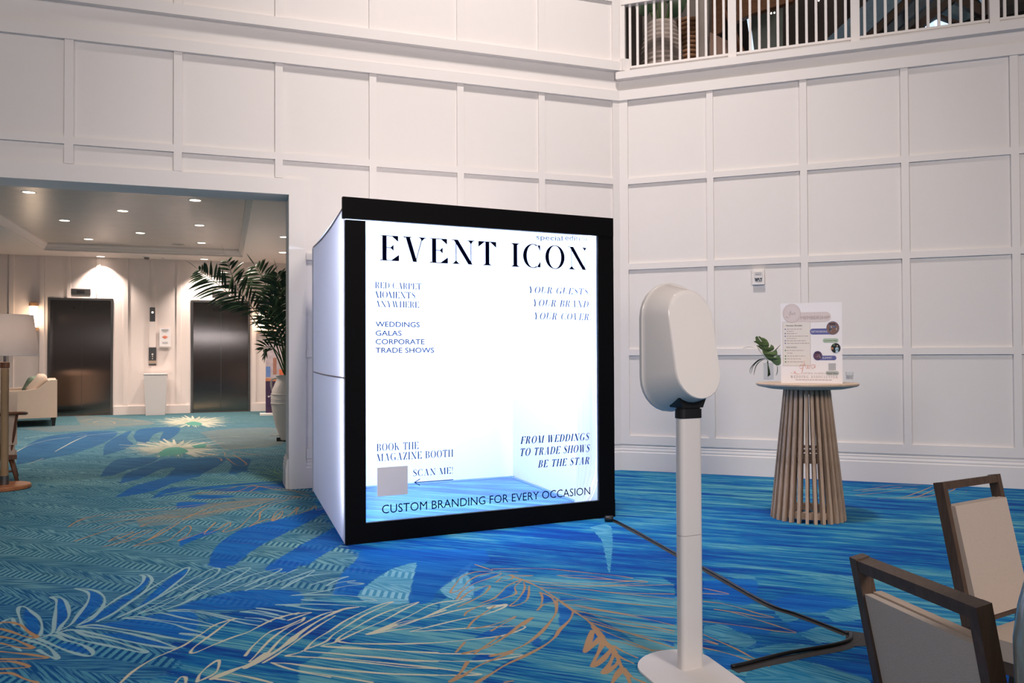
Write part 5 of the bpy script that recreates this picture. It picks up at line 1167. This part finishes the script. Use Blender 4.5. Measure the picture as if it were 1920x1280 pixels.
def pshape(name, pts, mat, y):
    bm = BM(); vs = [bm.verts.new(MRp @ Vector((*(P2(a, b)[:1]), -y, P2(a, b)[1]))) for a, b in pts]; bm.faces.new(vs)
    f = bmesh.ops.extrude_face_region(bm, geom=bm.faces[:]); bmesh.ops.translate(bm, verts=[v for v in f['geom'] if isinstance(v, bmesh.types.BMVert)], vec=(0, .0004, 0))
    return obj(name, bm, mat, ps)
def pill(x0, x1, y0, y1, n=10):
    r = (y1-y0)/2; out = [(x1-r+r*math.sin(PI*i/n), y0+r-r*math.cos(PI*i/n)) for i in range(n+1)]; out += [(x0+r-r*math.sin(PI*i/n), y0+r+r*math.cos(PI*i/n)) for i in range(n+1)]; return out
def disc(cx, cy, r, n=36): return [(cx+r*math.cos(2*PI*i/n), cy+r*math.sin(2*PI*i/n)) for i in range(n)]
def ptext(t, x0, x1, yb, cap, mat, y=.0022, serif=False, slant=0.):
    (a, zb), (b, _) = P2(x0, yb), P2(x1, yb); bm = BM(); ch = cap/1150*PHh
    if serif: serif_mesh(bm, t, a, b, zb, ch, ch, .14, .05, .3, slant, y=-y)
    else: sans_mesh(bm, t, a, b, zb, ch, y=-y)
    bmesh.ops.transform(bm, matrix=MRp, verts=bm.verts); return obj('lettering', bm, mat, ps, kind='stuff')
cB = pcol('blush', (.66, .57, .56)); cBd = pcol('taupe', (.42, .33, .33)); cI = pcol('periwinkle', (.12, .13, .32)); cG = pcol('sage', (.45, .56, .42)); cW = pcol('white', (.75, .73, .75)); cK = pcol('charcoal', (.06, .055, .06)); cP = pcol('rose', (.72, .36, .28)); cY = pcol('cream', (.73, .68, .63))
pshape('text_panel', [(113, 330), (533, 330), (533, 965), (113, 965)], cBd, .0004); pshape('text_panel', [(117, 334), (529, 334), (529, 961), (117, 961)], cY, .0008)
pshape('title_pill', pill(250, 838, 193, 335), cB, .0012); pshape('badge', disc(252, 205, 136), cBd, .0014); pshape('badge', disc(252, 205, 132), cB, .0018)
for k in range(30):
    a = 2*PI*k/30
    pshape('badge_dot', disc(252+112*math.cos(a), 205+112*math.sin(a), 4 if math.sin(a) < .2 else 2.5, 6), cBd, .0021)
ptext('MEMBERSHIP', 385, 820, 295, 48, cBd, y=.0022)
# script initials: looping strokes
def pscript(pts, wd, mat, y=.0024):
    bm = BM(); g = G(); c = catmull([(p[0], p[1]) for p in pts], 5); g.var([(a, b, wd*(1+.5*math.sin(i*.5))) for i, (a, b) in enumerate(c)])
    for poly in g.P: bm.faces.new([bm.verts.new(MRp @ Vector((P2(a, b)[0], -y, P2(a, b)[1]))) for a, b in poly])
    obj('script_lettering', bm, mat, ps)
cf = [[(400, 955), (375, 950), (365, 980), (385, 1000), (420, 985), (440, 930), (432, 895), (415, 920), (412, 1000), (395, 1060), (345, 1080), (290, 1060), (280, 1040), (300, 1045), (290, 1070), (230, 1062)],
      [(412, 950), (450, 945), (458, 990), (478, 995), (492, 945), (494, 990), (515, 995), (530, 945), (540, 950)], [(590, 950), (560, 945), (545, 975), (560, 998), (590, 970), (598, 945), (590, 990), (608, 965)]]
for q in cf: pscript(q, 5, cP)
for q in cf: pscript([(252+(a-470)*.42, 205+(b-960)*.55) for a, b in q], 4, cBd)
ptext('CENTRAL FLORIDA', 400, 745, 1078, 22, cY if False else cBd, serif=True)
ptext('WEDDING ASSOCIATION', 228, 930, 1135, 36, cBd, serif=True)
ptext('Member Benefits', 168, 408, 392, 22, cK); ptext('How to Join', 165, 328, 702, 20, cK)
for k, (x0, x1, yy) in enumerate(((175, 410, 438), (175, 280, 470), (175, 335, 502), (175, 497, 540), (175, 325, 572), (175, 465, 606), (175, 512, 642), (178, 432, 745), (178, 260, 783), (178, 447, 826), (178, 388, 866), (178, 415, 908), (305, 845, 1165))):
    rr = random.Random(k); x = x0
    while x < x1:
        wd = min(rr.uniform(18, 55), x1-x); pshape('small_print', [(x, yy-9), (x+wd, yy-9), (x+wd, yy), (x, yy)], cBd, .0012); x += wd+9
for yy in (433, 497, 535, 600, 637): pshape('bullet', [(144, yy-8), (160, yy-8), (160, yy+8), (144, yy+8)], cI, .0012)
for yy in (740, 821, 861, 905): pshape('bullet', disc(154, yy, 11, 12), pcol('green', (.12, .26, .15)), .0012)
pshape('label_pill', pill(525, 880, 430, 515), cI, .001); ptext('NETWORKING', 545, 785, 488, 30, cW)
pshape('label_pill', pill(717, 943, 573, 632), pcol('green', (.12, .26, .15)), .001); pshape('label_pill', pill(721, 939, 577, 628), cG, .0014); ptext('DOWNTIME', 738, 922, 615, 24, cK)
pshape('label_pill', pill(640, 912, 816, 881), cI, .001); ptext('SUMMIT', 708, 850, 862, 28, cW)
for (cx, cy, r, rim, cs) in ((864, 425, 90, cI, ((.20, .12, .10), (.06, .05, .07), (.45, .40, .38), (.10, .17, .30))), (904, 710, 70, cW, ((.02, .025, .03), (.45, .60, .70), (.40, .18, .08), (.10, .16, .10))), (638, 817, 62, cI, ((.10, .06, .10), (.04, .03, .05), (.50, .42, .42), (.30, .08, .08)))):
    pshape('photo_rim', disc(cx, cy, r+5), rim, .0016); pshape('photo', disc(cx, cy, r), pcol('p%d' % cx, cs[0]), .002)
    rr = random.Random(cx)
    if cx == 904:
        pshape('photo_patch', disc(922, 725, 26, 10), pcol('q1', cs[1]), .0024); pshape('photo_patch', [(905, 720), (942, 715), (940, 772), (900, 775)], pcol('q1', cs[1]), .0024); pshape('photo_patch', disc(926, 680, 11, 10), pcol('q2', (.55, .35, .28)), .0026); pshape('photo_patch', disc(853, 715, 18, 8), pcol('q3', cs[2]), .0024); pshape('photo_patch', disc(880, 665, 16, 8), pcol('q4', cs[3]), .0024)
    else:
        pshape('photo_patch', [(cx-r*.6, cy-r*.75), (cx+r*.4, cy-r*.75), (cx+r*.5, cy-r*.5), (cx-r*.6, cy-r*.5)], pcol('k%d' % cx, cs[1]), .0024)
        for k in range(12):
            x, y = cx+rr.uniform(-.7, .7)*r, cy+rr.uniform(-.3, .6)*r; s = r*.08
            pshape('photo_patch', [(x-s, y-2*s), (x+s, y-2*s), (x+s, y+2*s), (x-s, y+2*s)], pcol('m%d_%d' % (cx, k % 3), cs[1+k % 3]), .0025)
pshape('blank_square', [(795, 925), (903, 925), (903, 1023), (795, 1023)], pcol('palegrey', (.42, .42, .44)), .001)
pshape('label_pill', pill(752, 948, 1035, 1092), pcol('mid', (.40, .43, .41)), .001); ptext('Apply Now', 770, 928, 1073, 22, cK)
# glass vase with monstera leaf
vc = fl(1441, 711.5, ZT_); vs_ = empty('glass_vase', Vector((vc.x, vc.y, ZT_)), math.radians(20), 'small square clear glass vase at the left side of the cocktail table', 'vase')
hv = upright(1441, 680, vs_.location).z-ZT_; hw = .034
bm = BM(); box(bm, -hw, hw, -hw, hw, 0, hv); 
top = [f for f in bm.faces if f.calc_center_median().z > hv-.001]; bmesh.ops.delete(bm, geom=top, context='FACES')
gv = obj('vessel', bm, M_glass, vs_); md = gv.modifiers.new('solid', 'SOLIDIFY'); md.thickness = .005; md.offset = -1
fo = empty('monstera_arrangement', vs_.location+Vector((0, 0, .03)), 0, 'monstera leaf and grass blades standing in the glass vase', 'plant')
fd = FW.dot(fo.location-Vector((0, 0, CH)))
def fp(x, y, dd=0.): return atdepth(1380+x*.09375, 610+y*.09375, fd+dd)-fo.location
for k in range(5): obj('stem', tube(BM(), [fp(640+10*k, 1020-8*k, .01*(k-2)), fp(640+6*k, 870, -.008*(k-2)), fp(638-4*k, 720, .004*k)], .004, 6), M_stem, fo)
mon = [(655, 690), (600, 640), (540, 560), (520, 470), (505, 430), (430, 370), (400, 310), (385, 240), (410, 212), (430, 215), (455, 260), (500, 320), (520, 325), (480, 270), (440, 225), (470, 213), (510, 240), (560, 250), (620, 290), (655, 350), (665, 400), (650, 430), (665, 440), (690, 410), (690, 385), (700, 378), (745, 405), (768, 450), (750, 490), (700, 515), (655, 525), (720, 520), (790, 490), (815, 490), (830, 560), (825, 600), (780, 608), (745, 625), (790, 632), (830, 600), (870, 605), (895, 660), (905, 720), (895, 770), (850, 798), (800, 795), (750, 760), (700, 705)]
bm = BM()
def zcurve(x, y): return -.10*((x-620)/300)**2-.03*((y-500)/300)
ctr = [(530+(655-530)*t*1.0, 330+(690-330)*t) for t in (0, .25, .5, .75, 1)]
cv = bm.verts.new(fp(600, 560, .01)); rv = [bm.verts.new(fp(x, y, zcurve(x, y))) for x, y in mon]
import mathutils
tris = mathutils.geometry.tessellate_polygon([[Vector((x, y, 0)) for x, y in mon]])
bm.verts.remove(cv)
for t in tris:
    try: bm.faces.new([rv[i] for i in t])
    except ValueError: pass
obj('large_leaf', bm, M_green2, fo)
obj('midrib', tube(BM(), [fp(650, 690, -.005), fp(625, 560, -.02), (fp(560, 400, -.02)), fp(520, 280, -.015)], .0025, 5), new_mat('pale_rib', (.16, .22, .10), .5, var=.1), fo)
for q in ([(650, 720), (590, 640), (500, 540), (400, 460), (300, 430), (200, 435), (130, 468)], [(645, 720), (560, 560), (470, 480), (400, 400), (270, 345)], [(640, 720), (600, 660), (540, 660), (440, 690), (330, 790), (280, 880), (285, 965)], [(640, 720), (600, 665), (520, 670), (420, 720), (340, 810), (310, 900), (308, 960)], [(660, 720), (560, 680), (470, 720), (400, 800), (365, 920), (358, 990)], [(800, 770), (825, 830), (820, 930), (800, 1000)], [(700, 560), (790, 480), (890, 385)], [(640, 700), (560, 620), (480, 520), (410, 400)]):
    c = catmull(q, 4); bm = BM(); a = [bm.verts.new(fp(x-3, y, .02)) for x, y in c]; b = [bm.verts.new(fp(x+9*math.sin(PI*(i+.5)/len(c))+2, y+9*math.sin(PI*(i+.5)/len(c)), .03)) for i, (x, y) in enumerate(c)]
    for i in range(len(c)-1): bm.faces.new((a[i], a[i+1], b[i+1], b[i]))
    obj('grass_blade', bm, M_green, fo)
for q in ([(560, 480), (470, 390), (345, 320), (400, 305), (500, 380)], [(540, 500), (480, 460), (405, 395), (470, 400), (540, 470)]):
    bm = BM(); bm.faces.new([bm.verts.new(fp(x, y, .03)) for x, y in q]); obj('small_leaf', bm, M_green2, fo)
# candle
cc_ = fl(1593, 711.5, ZT_); ca = empty('votive_candle', Vector((cc_.x, cc_.y, ZT_)), 0, 'small white candle in a clear glass cup at the right side of the cocktail table', 'candle')
hc = upright(1593, 697, ca.location).z-ZT_
obj('glass_cup', lathe(BM(), [(.030, 0), (.034, hc)], 24, capt=False), M_glass, ca, smooth=False)
obj('wax', lathe(BM(), [(.024, .008), (.025, hc*.62)], 20), M_wax, ca); obj('wick', tube(BM(), [(0, 0, hc*.62), (.001, 0, hc*.74)], .0012, 5), M_blackplastic, ca)

# ------------------------------------------------------------------ fire alarm horn on the right wall
w0_, w1_ = (Bm.inverted() @ onplane(1411.5, 534, C0, Bm.to_3x3() @ Vector((0, 1, 0)))), (Bm.inverted() @ onplane(1433.5, 505, C0, Bm.to_3x3() @ Vector((0, 1, 0))))
al = empty('alarm_horn', Bm @ Vector(((w0_.x+w1_.x)/2, 0, w0_.z)), AB, 'small white wall alarm with strobe lens on the right wall panel', 'alarm')
aw, ah = w1_.x-w0_.x, w1_.z-w0_.z
obj('housing', box(BM(), -aw/2, aw/2, -.045, 0, 0, ah), M_trim, al, bevel=.015, segs=3)
obj('strobe_bracket', box(BM(), -aw*.32, aw*.32, -.065, -.045, ah*.42, ah*.85), M_whitepowder, al, bevel=.008)
obj('strobe_lens', box(BM(), -aw*.25, aw*.25, -.072, -.0651, ah*.66, ah*.80), new_mat('strobe_lens', (.5, .5, .52), .2, var=.05), al, bevel=.002)
obj('speaker_opening', box(BM(), -aw*.26, aw*.26, -.052, -.0451, ah*.22, ah*.52), new_mat('dark_grille', (.10, .11, .14), .5, var=.2), al, bevel=.004)
for dx, dz in ((-.12, .46), (.1, .42), (0, .30), (.16, .34)): obj('grille_bar', box(BM(), aw*dx-aw*.035, aw*dx+aw*.035, -.056, -.0521, ah*(dz-.09), ah*dz), M_trim, al)

# ------------------------------------------------------------------ cable on the carpet
M_cable = new_mat('black_cable', (.008, .008, .010), .4, var=.1); M_tape = new_mat('gaffer_tape', (.020, .017, .018), .55, var=.15, bump=.3, bscale=60)
def ribbon(pts, wd, z=.004):
    bm = BM(); P = [Vector((*fl(x, y).to_2d(), 0)) for x, y in catmull(pts, 5)]; a = []; b = []
    for i, p in enumerate(P):
        t = (P[min(i+1, len(P)-1)]-P[max(0, i-1)]).normalized(); n_ = Vector((-t.y, t.x, 0))*wd/2*(1+.10*math.sin(i*1.3))
        a.append(bm.verts.new(p+n_+Vector((0, 0, .001)))); b.append(bm.verts.new(p-n_+Vector((0, 0, .001))))
    m = [bm.verts.new(p+Vector((0, 0, z))) for p in P]
    for i in range(len(P)-1): bm.faces.new((a[i], a[i+1], m[i+1], m[i])); bm.faces.new((m[i], m[i+1], b[i+1], b[i]))
    return bm
cbl = empty('power_cable', fl(1146, 975), 0, 'black power cable taped across the carpet from the booth corner', 'cable')
c1 = [(1146, 974), (1175, 988), (1262, 1036), (1330, 1072), (1440, 1134), (1500, 1155), (1590, 1190)]; c2 = [(1596, 1190), (1592, 1202), (1560, 1212), (1470, 1228), (1400, 1246), (1372, 1252)]
def cpts(c, z=.008): return [Vector((*fl(x, y).to_2d(), z)) for x, y in catmull(c, 6)]
obj('tape', ribbon(c1, .060), M_tape, cbl, world=True); obj('tape', ribbon([(1625, 1190), (1585, 1212), (1480, 1234), (1400, 1252), (1376, 1257)], .060), M_tape, cbl, world=True)
obj('cord', tube(BM(), cpts(c1), .006, 8), M_cable, cbl, world=True, smooth=True); obj('cord', tube(BM(), cpts(c2), .009, 8), M_cable, cbl, world=True, smooth=True)
bm = BM(); bm.faces.new([bm.verts.new(Vector((*fl(x, y).to_2d(), .003))) for x, y in ((1585, 1182), (1640, 1190), (1640, 1212), (1594, 1212), (1586, 1198))]); obj('tape_patch', bm, M_tape, cbl, world=True)
pk_ = fl(1141, 977); o = tag(obj('cable_connector', lathe(BM(), [(.020, -.035), (.026, -.025), (.026, .025), (.020, .035)], 14, M=Matrix.Rotation(PI/2, 4, 'Y')), M_cable, smooth=True), 'small black cable plug at the booth right front corner', 'plug'); o.location = pk_+Vector((0, -.02, .027))

# ------------------------------------------------------------------ dining chairs
def make_chair(label):
    """origin between the rear legs on the floor; faces +y"""
    W, HB, RC = .395, .93, .215   # width, height, recline
    r = empty('dining_chair', (0, 0, 0), 0, label, 'chair')
    def by(z): return .02-(z-.45)*RC if z > .45 else .02-(.45-z)*.10
    for s in (-1, 1):
        obj('back_post', bar(BM(), (s*(W/2-.014), by(.43), .43), (s*(W/2-.014), by(HB), HB), .026, .036, side=(1, 0, 0)), M_chairwood, r, bevel=.005)
        obj('leg', bar(BM(), (s*(W/2-.014), by(0), 0), (s*(W/2-.014), by(.43), .43), .028, .040, side=(1, 0, 0)), M_chairwood, r, bevel=.004)
        obj('leg', bar(BM(), (s*(W/2-.03), .47, 0), (s*(W/2-.03), .44, .345), .032, .034, side=(1, 0, 0)), M_chairwood, r, bevel=.004)
    obj('top_rail', bar(BM(), (-W/2+.028, by(HB-.016), HB-.016), (W/2-.028, by(HB-.014), HB-.014), .028, .034, side=(0, -RC, 1)), M_chairwood, r, bevel=.004)
    obj('lower_rail', bar(BM(), (-W/2+.028, by(.447), .447), (W/2-.028, by(.447), .447), .028, .032, side=(0, -RC, 1)), M_chairwood, r, bevel=.004)
    z0, z1 = .463, HB-.085
    def slab(y0, y1, x, zt, nm, mat, bev):
        M = Matrix(((1, 0, 0, 0), (0, 1, -RC, .02+.45*RC), (0, 0, 1, 0), (0, 0, 0, 1)))
        o = obj(nm, box(BM(), -x, x, y0, y1, z0, zt, M), mat, r, bevel=bev, segs=4); smooth_by_angle(o, 50); return o
    slab(-.014, .008, W/2-.026, z1, 'back_panel', M_linen_back, .006)
    slab(.009, .034, W/2-.024, z1+.004, 'back_cushion', M_linen, .012)
    for a, b, c, d in ((-W/2+.03, W/2-.03, .03, .06), (-W/2+.03, W/2-.03, .43, .46)): obj('seat_rail', box(BM(), a, b, c, d, .300, .345), M_chairwood, r, bevel=.004)
    for s in (-1, 1): obj('seat_rail', box(BM(), s*(W/2-.03)-.012, s*(W/2-.03)+.012, .06, .43, .300, .345), M_chairwood, r, bevel=.004)
    sc = obj('seat_cushion', box(BM(), -W/2+.015, W/2-.015, .045, .49, .345, .415), M_linen, r, bevel=.028, segs=4); smooth_by_angle(sc, 60)
    return r
def put_chair(r, pl_, pr_):
    """back posts' tops at world points pl_ (viewer's left) and pr_"""
    pass
HBc = .93
tL, tR = fl(1604, 1044, .925), fl(1846, 1140, .925)       # near chair: seen from behind, its seat to the right
c1_ = make_chair('nearest dining chair, seen from behind, grey woven back and dark wood frame')
ang = math.atan2(tL.y-tR.y, tL.x-tR.x)                     # local +x runs from right top to left top so that +y faces right
def orient(r, A_, B_, face):
    mid = (A_+B_)/2; d = (B_-A_); d.z = 0; a = math.atan2(d.y, d.x); f = Vector((-math.sin(a), math.cos(a), 0))
    if f.dot(face) < 0: a += PI; f = -f
    off = -(.02-(HBc-.45)*.215)
    r.rotation_euler = (0, 0, a); r.location = Vector((mid.x, mid.y, 0))+f*off
    return r
orient(c1_, tL, tR, Vector((1, .2, 0)))
c2_ = copy_tree(c1_); c2_['label'] = 'further dining chair facing the camera, beige cushioned back in dark wood frame'
orient(c2_, fl(1752, 908, .925), fl(1872, 890, .925), Vector((.5, -.9, 0)))
# vase in the right foreground on its table
ft = Vector((1.15, 1.12, 0)); tz = .75
t2 = empty('foreground_table', ft, 0, 'small round table under the foreground glass vase, just outside the right edge', 'table')
obj('tabletop', lathe(BM(), [(.43, tz-.03), (.45, tz-.02), (.45, tz-.005), (.44, tz)], 48), M_tabletop, t2, bevel=0)
obj('pedestal', lathe(BM(), [(.25, 0), (.25, .02), (.05, .05), (.045, tz-.04), (.15, tz-.03)], 32), M_chairwood, t2)
gl_ = new_mat('green_glass', (.74, .80, .72), .12, trans=.75, ior=1.3, var=.05)
gv2 = empty('green_glass_vase', Vector((.997, 1.43, tz)), 0, 'blurred grey-green glass vase cut by the right edge in the foreground', 'vase')
smooth_by_angle(obj('vessel', lathe(BM(), [(.060, 0), (.085, .01), (.098, .06), (.100, .14), (.092, .20), (.080, .25), (.070, .285), (.072, .31), (.068, .31), (.076, .25), (.094, .14), (.09, .06), (.05, .02)], 48, capt=True), gl_, gv2), 60)
